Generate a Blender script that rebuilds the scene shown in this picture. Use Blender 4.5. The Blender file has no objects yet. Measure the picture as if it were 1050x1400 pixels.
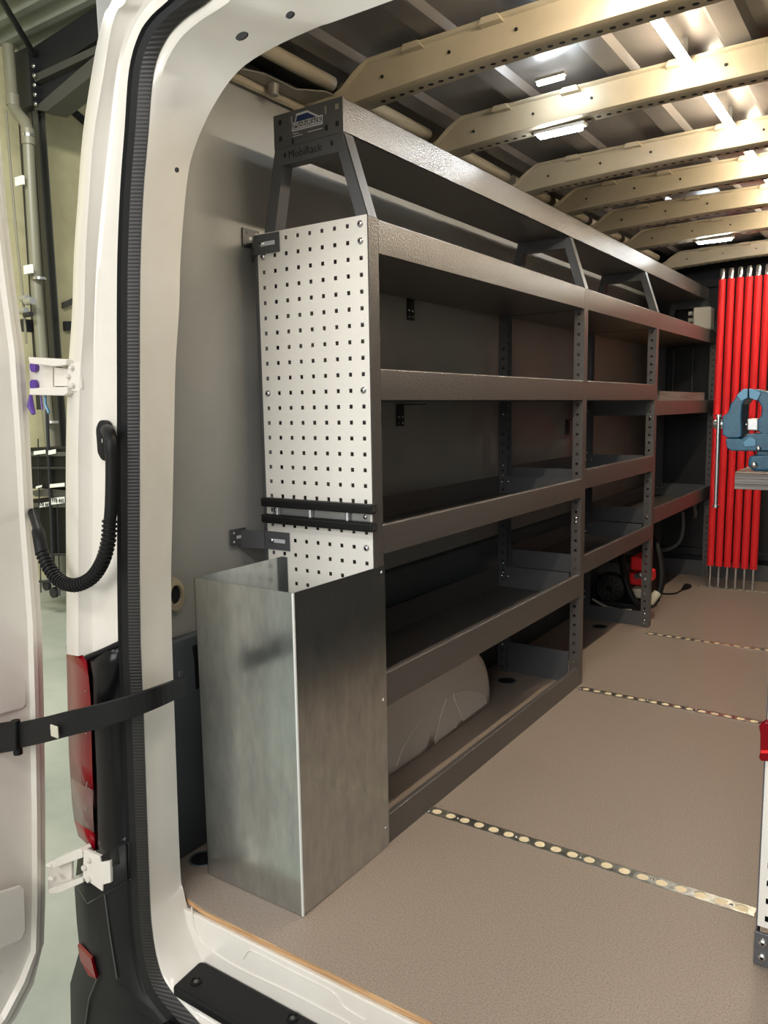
import bpy, bmesh, math, random
from mathutils import Vector, Matrix
random.seed(7)
sc = bpy.context.scene
C = sc.collection

# ------------------------------------------------------------------ camera
CAM = Vector((1.0974, -1.5313, 1.1198)); F = 1071.89
R_ = Vector((0.82692803, 0.56207415, -0.01620748)); U_ = Vector((-0.06009883, 0.11700248, 0.99131153)); F_ = Vector((-0.5590869, 0.81876924, -0.13053263))
cd = bpy.data.cameras.new('camera'); cam = bpy.data.objects.new('camera', cd); C.objects.link(cam)
cam.matrix_world = Matrix(((R_.x, U_.x, -F_.x, CAM.x), (R_.y, U_.y, -F_.y, CAM.y), (R_.z, U_.z, -F_.z, CAM.z), (0, 0, 0, 1)))
cd.sensor_fit = 'VERTICAL'; cd.sensor_height = 36; cd.lens = F / 1400 * 36; cd.clip_start = .02; cd.clip_end = 60
sc.camera = cam

# ------------------------------------------------------------------ light and exposure
w = bpy.data.worlds.new('workshop air'); sc.world = w; w.use_nodes = True
w.node_tree.nodes['Background'].inputs[0].default_value = (.84, .85, .83, 1)
w.node_tree.nodes['Background'].inputs[1].default_value = .42
sc.view_settings.view_transform = 'Standard'; sc.view_settings.look = 'None'
sc.view_settings.gamma = 1; sc.view_settings.exposure = .26; sc.view_settings.use_curve_mapping = False

def area(name, loc, to, sx, sy, power, col):
    l = bpy.data.lights.new(name, 'AREA'); l.shape = 'RECTANGLE'; l.size = sx; l.size_y = sy; l.energy = power; l.color = col
    o = bpy.data.objects.new(name, l); C.objects.link(o); o.location = loc
    o.rotation_euler = (Vector(to) - Vector(loc)).to_track_quat('-Z', 'Y').to_euler(); return o
# workshop ceiling luminaires behind and beside the van, plus an added fill
area('workshop_light', (1.8, -3.2, 3.6), (.2, 0, .6), 2.6, .5, 40, (1, .97, .92))
area('workshop_light', (-1.6, -3.4, 3.8), (-.3, 0, .6), 2.6, .5, 36, (.93, 1, 1))
area('workshop_light', (-3.6, .6, 4.4), (-4.6, 1.4, 0), 2.6, .6, 260, (1, .98, .88))
area('workshop_light', (.6, -5.6, 2.3), (.0, 0, .9), 4.5, 2.2, 170, (1, .985, .96))   # added unseen fill panel for the bright hall behind the camera

# ------------------------------------------------------------------ helpers
def P(u, v, ax, val):                      # the point seen at (u, v) on the plane axis = val
    d = F_ + R_ * ((u - 525) / F) - U_ * ((v - 700) / F)
    t = (val - CAM[ax]) / d[ax]; return CAM + d * t

def lin(c): return tuple(((x / 255) / 12.92 if x / 255 <= .04045 else ((x / 255 + .055) / 1.055) ** 2.4) for x in c)
def mat(name, rgb, rough=.5, metal=0, bump=None, var=None, spec=None, emit=None, coat=0, alpha=None):
    m = bpy.data.materials.new(name); m.use_nodes = True; nt = m.node_tree; b = nt.nodes['Principled BSDF']
    c = lin(rgb) + (1,); b.inputs['Base Color'].default_value = c
    b.inputs['Roughness'].default_value = rough; b.inputs['Metallic'].default_value = metal
    if spec is not None: b.inputs['Specular IOR Level'].default_value = spec
    if coat: b.inputs['Coat Weight'].default_value = coat; b.inputs['Coat Roughness'].default_value = .08
    if emit: b.inputs['Emission Color'].default_value = tuple(emit[:3]) + (1,); b.inputs['Emission Strength'].default_value = emit[3]
    tc = None
    if bump or var: tc = nt.nodes.new('ShaderNodeTexCoord')
    if bump:   # (scale, strength, distance)
        n = nt.nodes.new('ShaderNodeTexNoise'); n.inputs['Scale'].default_value = bump[0]; n.inputs['Detail'].default_value = 3
        bp = nt.nodes.new('ShaderNodeBump'); bp.inputs['Strength'].default_value = bump[1]; bp.inputs['Distance'].default_value = bump[2]
        nt.links.new(tc.outputs['Object'], n.inputs['Vector']); nt.links.new(n.outputs['Fac'], bp.inputs['Height']); nt.links.new(bp.outputs['Normal'], b.inputs['Normal'])
    if var:    # (scale vec, rgb2, amount lo, hi[, rough2])
        mp = nt.nodes.new('ShaderNodeMapping'); mp.inputs['Scale'].default_value = var[0]
        n = nt.nodes.new('ShaderNodeTexNoise'); n.inputs['Scale'].default_value = 1; n.inputs['Detail'].default_value = 5; n.inputs['Roughness'].default_value = .65
        r = nt.nodes.new('ShaderNodeMapRange'); r.inputs[1].default_value = var[2]; r.inputs[2].default_value = var[3]
        x = nt.nodes.new('ShaderNodeMix'); x.data_type = 'RGBA'; x.inputs[6].default_value = c; x.inputs[7].default_value = lin(var[1]) + (1,)
        nt.links.new(tc.outputs['Object'], mp.inputs[0]); nt.links.new(mp.outputs[0], n.inputs['Vector']); nt.links.new(n.outputs['Fac'], r.inputs[0])
        nt.links.new(r.outputs[0], x.inputs[0]); nt.links.new(x.outputs[2], b.inputs['Base Color'])
        if len(var) > 4:
            q = nt.nodes.new('ShaderNodeMapRange'); q.inputs[1].default_value = var[2]; q.inputs[2].default_value = var[3]; q.inputs[3].default_value = rough; q.inputs[4].default_value = var[4]
            nt.links.new(n.outputs['Fac'], q.inputs[0]); nt.links.new(q.outputs[0], b.inputs['Roughness'])
    return m
M = dict(
    floor=mat('phenolic floor board', (158, 143, 130), .42, 0, (420, .5, .001), ((260, 260, 260), (132, 119, 110), .42, .62)),
    ply=mat('birch plywood edge', (205, 165, 120), .6, 0, None, ((8, 8, 300), (160, 120, 80), .4, .6)),
    white=mat('white van paint', (226, 221, 212), .22, 0, None, ((3, 3, 3), (220, 214, 204), .4, .6), coat=.4),
    cream=mat('cream primer paint', (192, 180, 156), .38, 0, None, ((4, 4, 4), (180, 168, 144), .4, .65)),
    roof=mat('grey roof skin paint', (120, 115, 113), .34, 0, None, ((3, 3, 3), (110, 105, 102), .4, .65)),
    rail=mat('grey roof rail paint', (140, 134, 124), .4),
    lining=mat('grey wall lining', (168, 167, 163), .42, 0, (300, .12, .001), ((2, 2, 2), (160, 160, 156), .4, .6)),
    liningdk=mat('blue grey lower lining', (84, 90, 95), .5, 0, (300, .12, .001)),
    black=mat('black plastic', (20, 20, 21), .5, 0, (500, .2, .0008), spec=.25),
    gloss=mat('gloss black plastic', (9, 9, 11), .22, spec=.28),
    rubber=mat('black rubber', (20, 20, 21), .5, 0, (120, .15, .001), spec=.25),
    rack=mat('anthracite hammered powder coat', (93, 89, 86), .30, .25, (300, .55, .0012), spec=.6),
    rackdk=mat('anthracite powder coat', (84, 85, 88), .42, .1, (330, .2, .001)),
    panel=mat('light grey textured panel coat', (232, 229, 222), .55, 0, (600, .35, .0008), ((500, 500, 500), (218, 215, 207), .45, .62)),
    galv=mat('galvanised sheet', (202, 206, 204), .17, .95, (22, .03, .002), ((34, 34, 12), (180, 184, 184), .35, .7, .27)),
    plylt=mat('light plywood', (236, 218, 182), .6),
    foldm=mat('whitish zinc fold', (225, 226, 222), .5, .3),  # fold edge coloured paler than the sheet so it catches light
    galv2=mat('galvanised strip', (190, 190, 180), .28, .9, None, ((40, 40, 40), (150, 150, 142), .4, .6)),
    zinc=mat('bright zinc', (205, 205, 205), .22, .95),
    alu=mat('aluminium', (190, 192, 192), .4, .8),
    wheel=mat('warm grey moulded arch', (236, 226, 214), .45, 0, (40, .05, .002)),
    red=mat('red powder coat', (236, 46, 50), .5, spec=.25),
    redgl=mat('red lens', (122, 4, 16), .25, spec=.15),
    clear=mat('smoked clear lens', (112, 84, 80), .25, spec=.2),
    blue=mat('petrol blue enamel', (30, 86, 112), .36, 0, (160, .15, .001), ((60, 60, 60), (24, 74, 100), .4, .6)),
    blue2=mat('machined blue face', (78, 120, 144), .35, .3),
    steel=mat('painted black steel', (38, 39, 42), .5, .1),
    steelgrey=mat('painted dark grey steel', (76, 76, 72), .5, .1),
    conc=mat('khaki concrete panel', (200, 194, 156), .85, 0, (60, .3, .004), ((3, 3, 3), (182, 176, 140), .35, .7)),
    concgrey=mat('grey concrete floor', (164, 168, 158), .4, 0, None, ((1.2, 1.2, 1.2), (134, 142, 134), .35, .7)),
    corr=mat('corrugated roof sheet', (142, 148, 140), .45, .2),
    pipe=mat('grey drain pipe', (122, 120, 104), .4),
    purple=mat('purple enamel', (92, 60, 150), .4),
    paper=mat('white label paper', (232, 232, 228), .6),
    bench=mat('bench board edge', (92, 86, 84), .5, 0, None, ((3, 3, 160), (128, 122, 118), .42, .58)),
    benchtop=mat('bench top wood', (150, 132, 116), .5, 0, None, ((4, 60, 4), (112, 94, 80), .4, .6)),
    blob=mat('navy sticker', (34, 52, 96), .3),
    sil=mat('silver print', (200, 204, 208), .35),
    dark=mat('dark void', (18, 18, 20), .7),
    beige=mat('beige plastic box', (196, 190, 172), .5),
    warm=mat('warm led diffuser', (255, 240, 200), .5, emit=(1, .85, .64, 105)),
    cool=mat('cool led diffuser', (240, 248, 255), .5, emit=(.86, .94, 1, 110)),
)
def wave_mat(name, rgb, axis, scale, strength):
    m = mat(name, rgb, .45); nt = m.node_tree; b = nt.nodes['Principled BSDF']
    tc = nt.nodes.new('ShaderNodeTexCoord'); wv = nt.nodes.new('ShaderNodeTexWave'); wv.bands_direction = axis; wv.inputs['Scale'].default_value = scale
    bp = nt.nodes.new('ShaderNodeBump'); bp.inputs['Strength'].default_value = strength; bp.inputs['Distance'].default_value = .004
    nt.links.new(tc.outputs['Object'], wv.inputs['Vector']); nt.links.new(wv.outputs['Fac'], bp.inputs['Height']); nt.links.new(bp.outputs['Normal'], b.inputs['Normal'])
    return m
def hammer(m):
    nt = m.node_tree; n = [x for x in nt.nodes if x.type == 'TEX_NOISE'][0]; bp = [x for x in nt.nodes if x.type == 'BUMP'][0]
    v = nt.nodes.new('ShaderNodeTexVoronoi'); v.inputs['Scale'].default_value = 260; tc = [x for x in nt.nodes if x.type == 'TEX_COORD'][0]
    nt.links.new(tc.outputs['Object'], v.inputs['Vector']); nt.links.new(v.outputs['Distance'], bp.inputs['Height']); bp.inputs['Strength'].default_value = .55; bp.inputs['Distance'].default_value = .0014
hammer(M['rack'])
M['ribbed'] = wave_mat('ribbed black rubber', (26, 23, 21), 'Z', 45, .16)

class MB:
    def __init__(s): s.v = []; s.f = []; s.mi = []; s.cur = 0
    def add(s, vs, fs):
        n = len(s.v); s.v += [tuple(p) for p in vs]; s.f += [tuple(i + n for i in f) for f in fs]; s.mi += [s.cur] * len(fs); return s
    def box(s, x0, x1, y0, y1, z0, z1):
        v = [(x, y, z) for x in (x0, x1) for y in (y0, y1) for z in (z0, z1)]
        return s.add(v, [(0, 1, 3, 2), (4, 6, 7, 5), (0, 4, 5, 1), (2, 3, 7, 6), (0, 2, 6, 4), (1, 5, 7, 3)])
    def prism(s, pts, vec):
        n = len(pts); vec = Vector(vec); a = [Vector(p) for p in pts]; b = [p + vec for p in a]
        return s.add(a + b, [tuple(range(n))[::-1], tuple(range(n, 2 * n))] + [(i, (i + 1) % n, n + (i + 1) % n, n + i) for i in range(n)])
    def loft(s, rows, closed=False):
        n = len(rows[0]); v = [p for r in rows for p in r]; f = []
        for i in range(len(rows) - 1):
            for j in range(n if closed else n - 1):
                k = (j + 1) % n; f.append((i * n + j, i * n + k, (i + 1) * n + k, (i + 1) * n + j))
        return s.add(v, f)
    def tube(s, path, r, n=12, cap=True):
        path = [Vector(p) for p in path]; rows = []; nrm = None
        for i, p in enumerate(path):
            t = (path[min(i + 1, len(path) - 1)] - path[max(i - 1, 0)]).normalized()
            if nrm is None: nrm = t.cross(Vector((0, 0, 1)) if abs(t.z) < .9 else Vector((1, 0, 0))).normalized()
            nrm = (nrm - t * nrm.dot(t)).normalized(); bn = t.cross(nrm)
            rr = r[i] if isinstance(r, (list, tuple)) else r
            rows.append([p + (nrm * math.cos(a) + bn * math.sin(a)) * rr for a in [2 * math.pi * k / n for k in range(n)]])
        s.loft(rows, True)
        if cap:
            m = len(s.v); N = len(rows) * n
            s.f += [tuple(range(m - N, m - N + n))[::-1], tuple(range(m - n, m))]; s.mi += [s.cur] * 2
        return s
    def bar(s, a, b, w, h, up=(0, 0, 1)):
        a = Vector(a); b = Vector(b); t = (b - a).normalized(); x = t.cross(Vector(up)).normalized(); y = x.cross(t)
        q = [(-w / 2, -h / 2), (w / 2, -h / 2), (w / 2, h / 2), (-w / 2, h / 2)]
        return s.prism([a + x * i + y * j for i, j in q], b - a)
    def dome(s, c, axis, r, h=None, n=10):
        c = Vector(c); t = Vector(axis).normalized(); h = h or r * .7
        u = t.cross(Vector((0, 0, 1)) if abs(t.z) < .9 else Vector((1, 0, 0))).normalized(); w_ = t.cross(u)
        rows = []
        for k in range(4):
            a = k / 3 * math.pi / 2 * .93; rows.append([c + t * (h * math.sin(a)) + (u * math.cos(q) + w_ * math.sin(q)) * r * math.cos(a) for q in [2 * math.pi * i / n for i in range(n)]])
        s.loft(rows, True); m = len(s.v); s.f.append(tuple(range(m - n, m))); s.mi.append(s.cur); return s
    def holed(s, O, A, B, T, na, nb, pa, pb, hole, round_=False, skip=()):
        # plate with a grid of holes: origin O, unit axes A, B, thickness vector T, na x nb cells
        O = Vector(O); A = Vector(A); B = Vector(B); T = Vector(T); k = 16 if round_ else 4
        for i in range(na):
            for j in range(nb):
                c = O + A * ((i + .5) * pa) + B * ((j + .5) * pb)
                if k == 4: ang = [(-1, -1), (1, -1), (1, 1), (-1, 1)]; inn = [c + A * x * hole / 2 + B * y * hole / 2 for x, y in ang]; out = [c + A * x * pa / 2 + B * y * pb / 2 for x, y in ang]
                else:
                    ang = [2 * math.pi * q / k for q in range(k)]; inn = [c + A * math.cos(a) * hole / 2 + B * math.sin(a) * hole / 2 for a in ang]
                    out = [];
                    for a in ang:
                        x, y = math.cos(a), math.sin(a); m_ = max(abs(x), abs(y)); out.append(c + A * (x / m_ * pa / 2) + B * (y / m_ * pb / 2))
                if (i, j) in skip: s.add(out, [tuple(range(k))]); continue
                s.add(out + inn + [p + T for p in out] + [p + T for p in inn],
                      [(q, (q + 1) % k, k + (q + 1) % k, k + q) for q in range(k)] + [(k + q, k + (q + 1) % k, 3 * k + (q + 1) % k, 3 * k + q) for q in range(k)]
                      + [(2 * k + q, 3 * k + q, 3 * k + (q + 1) % k, 2 * k + (q + 1) % k) for q in range(k)])
        return s
    def build(s, name, m, parent=None, smooth=False, bev=0, solid=0):
        me = bpy.data.meshes.new(name); me.from_pydata([tuple(p) for p in s.v], [], s.f)
        ms = m if isinstance(m, (list, tuple)) else [m]
        for k in ms: me.materials.append(M[k])
        if len(ms) > 1:
            for p, i in zip(me.polygons, s.mi): p.material_index = i
        bm = bmesh.new(); bm.from_mesh(me)
        if smooth: bmesh.ops.remove_doubles(bm, verts=bm.verts, dist=1e-5)
        bmesh.ops.recalc_face_normals(bm, faces=bm.faces)
        bm.to_mesh(me); bm.free()
        if smooth:
            for p in me.polygons: p.use_smooth = True
            try: me.set_sharp_from_angle(angle=math.radians(smooth if smooth is not True else 40))
            except Exception: pass
        o = bpy.data.objects.new(name, me); C.objects.link(o)
        if parent: link(o, parent)
        if solid: d = o.modifiers.new('solid', 'SOLIDIFY'); d.thickness = solid; d.offset = 0
        if bev: d = o.modifiers.new('bevel', 'BEVEL'); d.width = bev; d.segments = 2; d.limit_method = 'ANGLE'
        return o
def link(o, parent):
    o.parent = parent; q = parent; off = Vector((0, 0, 0))
    while q: off += q.location; q = q.parent
    if o.type == 'MESH' and off.length > 0 and not o.get('local'):
        me = o.data; me.transform(Matrix.Translation(-off))
def tag(o, label, cat, group=None):
    o['label'] = label; o['category'] = cat
    if group: o['group'] = group
    return o
def thing(name, loc, label, cat, group=None):
    o = bpy.data.objects.new(name, None); C.objects.link(o); o.location = loc; o.empty_display_size = .05; return tag(o, label, cat, group)
def struct(o): o['kind'] = 'structure'; return o
def place(root_local_mesh, loc, parent):   # share mesh at a spot under a parent
    o = bpy.data.objects.new(root_local_mesh.name.split('.')[0], root_local_mesh); C.objects.link(o); o.parent = parent
    off = Vector((0, 0, 0)); q = parent
    while q: off += q.location; q = q.parent
    o.location = Vector(loc) - off; return o
def text(name, s_, size, O, A, B, m, parent, depth=.0006, bold=0):
    c = bpy.data.curves.new(name, 'FONT'); c.body = s_; c.size = size; c.extrude = depth; c.align_x = 'CENTER'; c.align_y = 'CENTER'; c.offset = bold; c.resolution_u = 2
    t = bpy.data.objects.new(name, c); C.objects.link(t); dg = bpy.context.evaluated_depsgraph_get(); me = bpy.data.meshes.new_from_object(t.evaluated_get(dg))
    bpy.data.objects.remove(t); A = Vector(A).normalized(); B = Vector(B).normalized(); N = A.cross(B)
    me.transform(Matrix(((A.x, B.x, N.x, O[0]), (A.y, B.y, N.y, O[1]), (A.z, B.z, N.z, O[2]), (0, 0, 0, 1))))
    me.materials.clear(); me.materials.append(M[m]); o = bpy.data.objects.new(name, me); C.objects.link(o); link(o, parent); return o
def lerp(a, b, t): return a + (b - a) * t
X = Vector((1, 0, 0)); Y = Vector((0, 1, 0)); Z = Vector((0, 0, 1))

# ------------------------------------------------------------------ van interior: floor, walls, roof
b = MB(); pl = [(-.40, -.30, 0), (-.30, -.372, 0), (-.25, -.40, 0), (-.176, -.410, 0), (1.40, -.410, 0), (1.40, 3.95, 0), (-.40, 3.95, 0)]
b.prism([(x, y, -.0015) for x, y, z in pl], (0, 0, .0015))
floor = struct(b.build('floor', 'floor'))
b = MB(); b.prism([(x, y, -.016) for x, y, z in pl], (0, 0, .0143)); e = b.build('plywood_layer', 'ply', floor); e['label'] = 'bare plywood edge of the floor board'
# round lashing recesses in the floor beside the wall
for (hx, hy, hr) in ((-.248, 1.316, .034), (-.192, 2.291, .034), (-.335, -.27, .03)):
    b = MB(); n = 24; cs = [(math.cos(2 * math.pi * k / n), math.sin(2 * math.pi * k / n)) for k in range(n)]
    b.loft([[(hx + c * r, hy + s_ * r, z) for c, s_ in cs] for r, z in ((hr + .006, .0006), (hr + .004, .003), (hr, .0025), (hr, .0012))], True)
    b.build('recess_ring', 'liningdk', floor, smooth=True)
    b = MB(); b.prism([(hx + c * hr, hy + s_ * hr, .0003) for c, s_ in cs], (0, 0, .0012)); b.build('floor_recess', 'dark', floor)

# left wall lining: upper light panel, lower darker step
b = MB(); ys = [-.385, 0, .7, 1.4, 2.1, 2.8, 3.86]
b.loft([[(x, y, z) for y in ys] for x, z in ((-.412, .50), (-.408, .58), (-.402, 1.2), (-.40, 1.6), (-.402, 2.0), (-.46, 2.06))])
wl = struct(b.build('wall_left', 'lining', smooth=True, solid=.004))
b = MB(); b.loft([[(x, y, z) for y in ys] for x, z in ((-.385, -.01), (-.385, .50), (-.392, .556), (-.412, .565))])
o = b.build('lower_panel', 'liningdk', wl, smooth=50, solid=.004); o['label'] = 'darker blue grey lower wall panel'
# recess in the lower panel behind the galvanised bin, latch ring in the wall
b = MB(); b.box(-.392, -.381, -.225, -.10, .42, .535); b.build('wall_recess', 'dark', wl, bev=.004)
b = MB(); c0 = P(238, 813, 0, -.395); n = 20
b.loft([[(c0.x + dx, c0.y + math.cos(a) * ry, c0.z + math.sin(a) * rz) for a in [2 * math.pi * k / n for k in range(n)]] for dx, ry, rz in ((-.006, .030, .044), (.008, .027, .040), (.010, .018, .026), (-.004, .016, .022))], True)
o = b.build('oval_grommet', 'cream', wl, smooth=True)
b = MB(); b.prism([(c0.x + .001, c0.y + math.cos(a) * .0165, c0.z + math.sin(a) * .0225) for a in [2 * math.pi * k / n for k in range(n)]], (.002, 0, 0)); b.build('grommet_hole', 'dark', wl)
# right wall and bulkhead
b = MB(); b.box(1.46, 1.50, -.40, 3.95, -.02, 2.10)
for y in (.3, .8, 1.4, 1.8, 2.3, 2.8, 3.5): b.box(1.42, 1.465, y, y + .06, 0, 2.0)
struct(b.build('wall_right', 'lining'))
b = MB(); b.box(-.47, 1.5, 3.90, 3.94, -.02, 2.12); wb = struct(b.build('wall_back', 'steel'))
for z in (.12, 1.02, 1.85):
    b = MB(); b.box(-.39, 1.45, 3.865, 3.90, z, z + .05); b.build('bulkhead_rail', 'steel', wb, bev=.004)
b = MB(); b.box(-.38, .45, 3.80, 3.83, 0, .10); b.build('kick_plate', 'rackdk', wb)
for x in (-.36, -.27, -.15, -.04):
    b = MB(); b.tube([(x, 3.875, 1.20), (x, 3.875, 1.47)], .008, 8); b.build('bulkhead_bar', 'steelgrey', wb, smooth=True)
for x, z in ((-.10, .42), (-.02, .40)):
    b = MB(); b.tube([(x, 3.88, z + .05), (x, 3.85, z + .03), (x + .01, 3.85, z - .02), (x, 3.87, z - .04)], .012); b.build('tie_down_hook', 'rail', wb, smooth=True)

# roof: skin with pressed beads, ribs, side rails
def camber(x): t = (x - .5) / .95; return -.012 * t * t
b = MB(); xs = []; prof = []
beads = [-.235, .04, .34, .65, .95, 1.2]
x = -.40
pts = [(-.46, 2.040)]
for bx in beads: pts += [(bx - .045, 2.062), (bx - .030, 2.046), (bx + .030, 2.046), (bx + .045, 2.062)]
pts += [(1.46, 2.03)]
pts = [(x, z + camber(x)) for x, z in pts]
b.loft([[(x, y, z) for x, z in pts] for y in (-.36, .28, .79, 1.39, 1.8, 2.27, 2.78, 3.55, 3.95)])
ceil = struct(b.build('ceiling', 'roof', smooth=25, solid=.003))
ribs = [.28, .79, 1.39, 1.80, 2.27, 2.78, 3.52]
def rib_bottom(x):
    z = 1.957 - .022 * max(0, (.5 - x) / .7) ** 2.2 - .02 * max(0, (x - .6) / .8) ** 2
    return z
for ri, ry in enumerate(ribs):
    rows = []
    xl = [-.40, -.34, -.28, -.245, -.225, -.20, -.16, 0, .15, .3, .45, .6, .75, .9, 1.05, 1.2, 1.3, 1.44]
    for x in xl:
        zb = rib_bottom(x); zt = 2.022 + camber(x) + .012
        if x < -.16: t = min(1, (-.16 - x) / .10); zt = lerp(zt, 1.962, t ** 1.3)
        if x < -.24: zb -= .022 * min(1, (-.24 - x) / .08)
        zt = max(zt, zb + .02)
        rows.append([(x, ry + .075, zt), (x, ry + .068, zb + .012), (x, ry + .060, zb), (x, ry + .014, zb), (x, ry + .002, zb + .006), (x, ry, zb + .014), (x, ry - .004, zt - .006), (x, ry - .020, zt)])
    b = MB(); b.loft(rows); rb = b.build('roof_rib', 'cream', ceil, smooth=35, solid=.002)
    b = MB(); b.box(-.20, 1.20, ry + .012, ry + .062, 1.9195, 1.9235) if False else None
    # underside strip with pressed holes
    k = 44 if ri < 3 else 30
    hb = MB(); pitch = 1.30 / k
    for i in range(k):
        x = -.16 + (i + .5) * pitch
        z = rib_bottom(x) - .0015
        a = [2 * math.pi * q / 8 for q in range(8)]
        hb.prism([(x + math.cos(t) * pitch * .26, ry + .038 + math.sin(t) * .0065, z - .0003) for t in a], (0, 0, .001))
    h = hb.build('punched_hole', 'dark', rb); h['kind'] = 'stuff'
    ub = MB(); ub.loft([[(x, ry + .020, rib_bottom(x) - .0008), (x, ry + .056, rib_bottom(x) - .0008)] for x in xl[5:-1]]); ub.build('underside_strip', 'rail', rb)
    for x in (-.12, .08, .26, .62, .9):
        hb = MB(); a = [2 * math.pi * q / 8 for q in range(8)]; z = rib_bottom(x) + .04
        hb.prism([(x + math.cos(t) * .004, ry - .006, z + math.sin(t) * .004) for t in a], (0, .004, 0)); hb.build('rivet_hole', 'dark', rb)
    for x in (-.02, .20, .50, .80):
        b = MB(); zt = 2.03 + camber(x); b.prism([(x - .03, ry - .026, zt - .010), (x + .03, ry - .026, zt - .010), (x + .022, ry - .026, zt + .006), (x - .022, ry - .026, zt + .006)], (0, .03, 0)); b.build('flange_tab', 'cream', rb, bev=.002)
for s_, x0 in ((1, -.40),):
    for i in range(len(ribs)):
        ya = (-.30 if i == 0 else ribs[i - 1] + .07); yb = ribs[i] - .01
        b = MB(); b.tube([(-.305, ya, 2.012), (-.305, yb + .03, 2.012)], .020, 10); b.build('cant_rail', 'cream', ceil, smooth=True)
        L = yb - ya
        p = [(-.40, ya), (-.40, yb), (-.27, yb), (-.27, yb - .04), (-.325, yb - .10), (-.325, yb - .22), (-.365, yb - .30), (-.365, ya + .03), (-.30, ya)]
        if L > .36: b = MB(); b.prism([(x, y, 1.962) for x, y in p], (0, 0, .004)); g = b.build('gusset_plate', 'rail', ceil, bev=.001)
        if L > .36:
            b = MB(); b.tube([(-.35, yb - .16, 1.935), (-.35, yb - .16, 1.962)], [.012, .016]); b.build('roof_bolt', 'rail', ceil, smooth=True)
b = MB(); b.tube([(-.385, -.30, 1.955), (-.385, 3.86, 1.955)], .012, 8); b.build('lining_edge', 'cream', ceil, smooth=True)

# ------------------------------------------------------------------ lamps in the van
for i, (y0, y1) in enumerate(((-.26, .255), (.36, .765), (.872, 1.365), (1.475, 1.775), (1.885, 2.245), (2.355, 2.755), (2.865, 3.49))):
    words = ['warm LED strip on the roof just above the rear doorway', 'warm LED strip between the first and second roof ribs', 'warm LED strip between the second and third roof ribs', 'warm LED strip between the third and fourth roof ribs', 'warm LED strip between the fourth and fifth roof ribs', 'warm LED strip between the fifth and sixth roof ribs', 'farthest warm LED strip, before the last roof rib'][i]
    t = thing('led_strip_light', (.536, (y0 + y1) / 2, 2.0), words, 'light', 'warm LED strips along the van roof')
    b = MB(); b.box(.526, .546, y0, y1, 2.007, 2.012); b.build('housing', 'alu', t, bev=.001)
    for yy in (lerp(y0, y1, .15), lerp(y0, y1, .85)): b = MB(); b.box(.531, .541, yy, yy + .012, 2.012, 2.0605); b.build('hanger', 'alu', t)
    b = MB(); b.box(.524, .548, y0 + .004, y1 - .004, 1.997, 2.007); b.build('diffuser', 'warm', t, bev=.002)
for i, (x0, x1, yc, z, wds) in enumerate(((.083, .218, .825, 1.932, 'cool white LED lamp under the second roof rib'), (.10, .26, 2.815, 1.932, 'small cool white LED lamp under a far roof rib near the red bars'))):
    t = thing('cool_light_spot', ((x0 + x1) / 2, yc, z), wds, 'light', 'cool white LED lamps under the roof ribs')
    b = MB(); b.box(x0 - .012, x1 + .012, yc - .016, yc + .016, z + .006, z + .016); b.build('base_plate', 'rail', t, bev=.002)
    b = MB(); b.box(x0, x1, yc - .013, yc + .013, z - .004, z + .006); b.build('diffuser', 'cool', t, bev=.003)
t = thing('cool_light_spot', (.12, .62, 2.0), 'thin cool white glowing bar added for a bright streak on the roof skin before the second rib', 'light', 'cool white LED lamps under the roof ribs')
a0 = P(735, 115, 2, 2.022); a1 = P(771, 105, 2, 2.022)
b = MB(); b.bar(a0, a1, .012, .010); b.build('diffuser', 'cool', t, bev=.002)  # glowing bar put in for a bright streak on the roof skin
b = MB(); b.bar(a0 + Z * .009 - (a1 - a0) * .05, a1 + Z * .009 + (a1 - a0) * .05, .018, .008); b.build('base_plate', 'rail', t)

# ------------------------------------------------------------------ floor lashing rails
def rail_(y, x0, n, label):
    t = thing('lashing_rail', (x0, y, 0), label, 'lashing rail', 'perforated lashing rails across the van floor')
    pitch = .0437; b = MB(); b.holed((x0, y - .0175, .0022), X, Y, (0, 0, -.0022), n, 1, pitch, .035, .0275, True)
    b.box(x0, x0 + n * pitch, y - .0178, y - .0170, 0, .0022); b.box(x0, x0 + n * pitch, y + .0170, y + .0178, 0, .0022)
    b.box(x0 - .006, x0, y - .0165, y + .0165, 0, .0022); b.box(x0 + n * pitch, x0 + n * pitch + .006, y - .0165, y + .0165, 0, .0022)
    b.build('strip', 'galv2', t)
    for i in range(n):
        c = x0 + (i + .5) * pitch; b = MB(); b.prism([(c + math.cos(a) * .0137, y + math.sin(a) * .0137, .0001) for a in [2 * math.pi * q / 16 for q in range(16)]], (0, 0, .0007)); b.build('hole_bottom', 'plylt', t)
        if i % 4 == 1 or i == 0:
            b = MB(); b.dome((c + pitch / 2 if i else x0 + .001, y - .010 if i == 0 else y, .002), Z, .0042, .0025); b.build('screw', 'zinc', t, smooth=True)
rail_(.247, .024, 19, 'nearest galvanised lashing rail with round holes in the floor')
rail_(1.39, .040, 19, 'second galvanised lashing rail from the rear, ending by the second upright')
rail_(2.295, .040, 19, 'third galvanised lashing rail from the rear, starting by the third upright')
rail_(3.50, .020, 20, 'farthest galvanised lashing rail, under the feet of the red bars')

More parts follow.
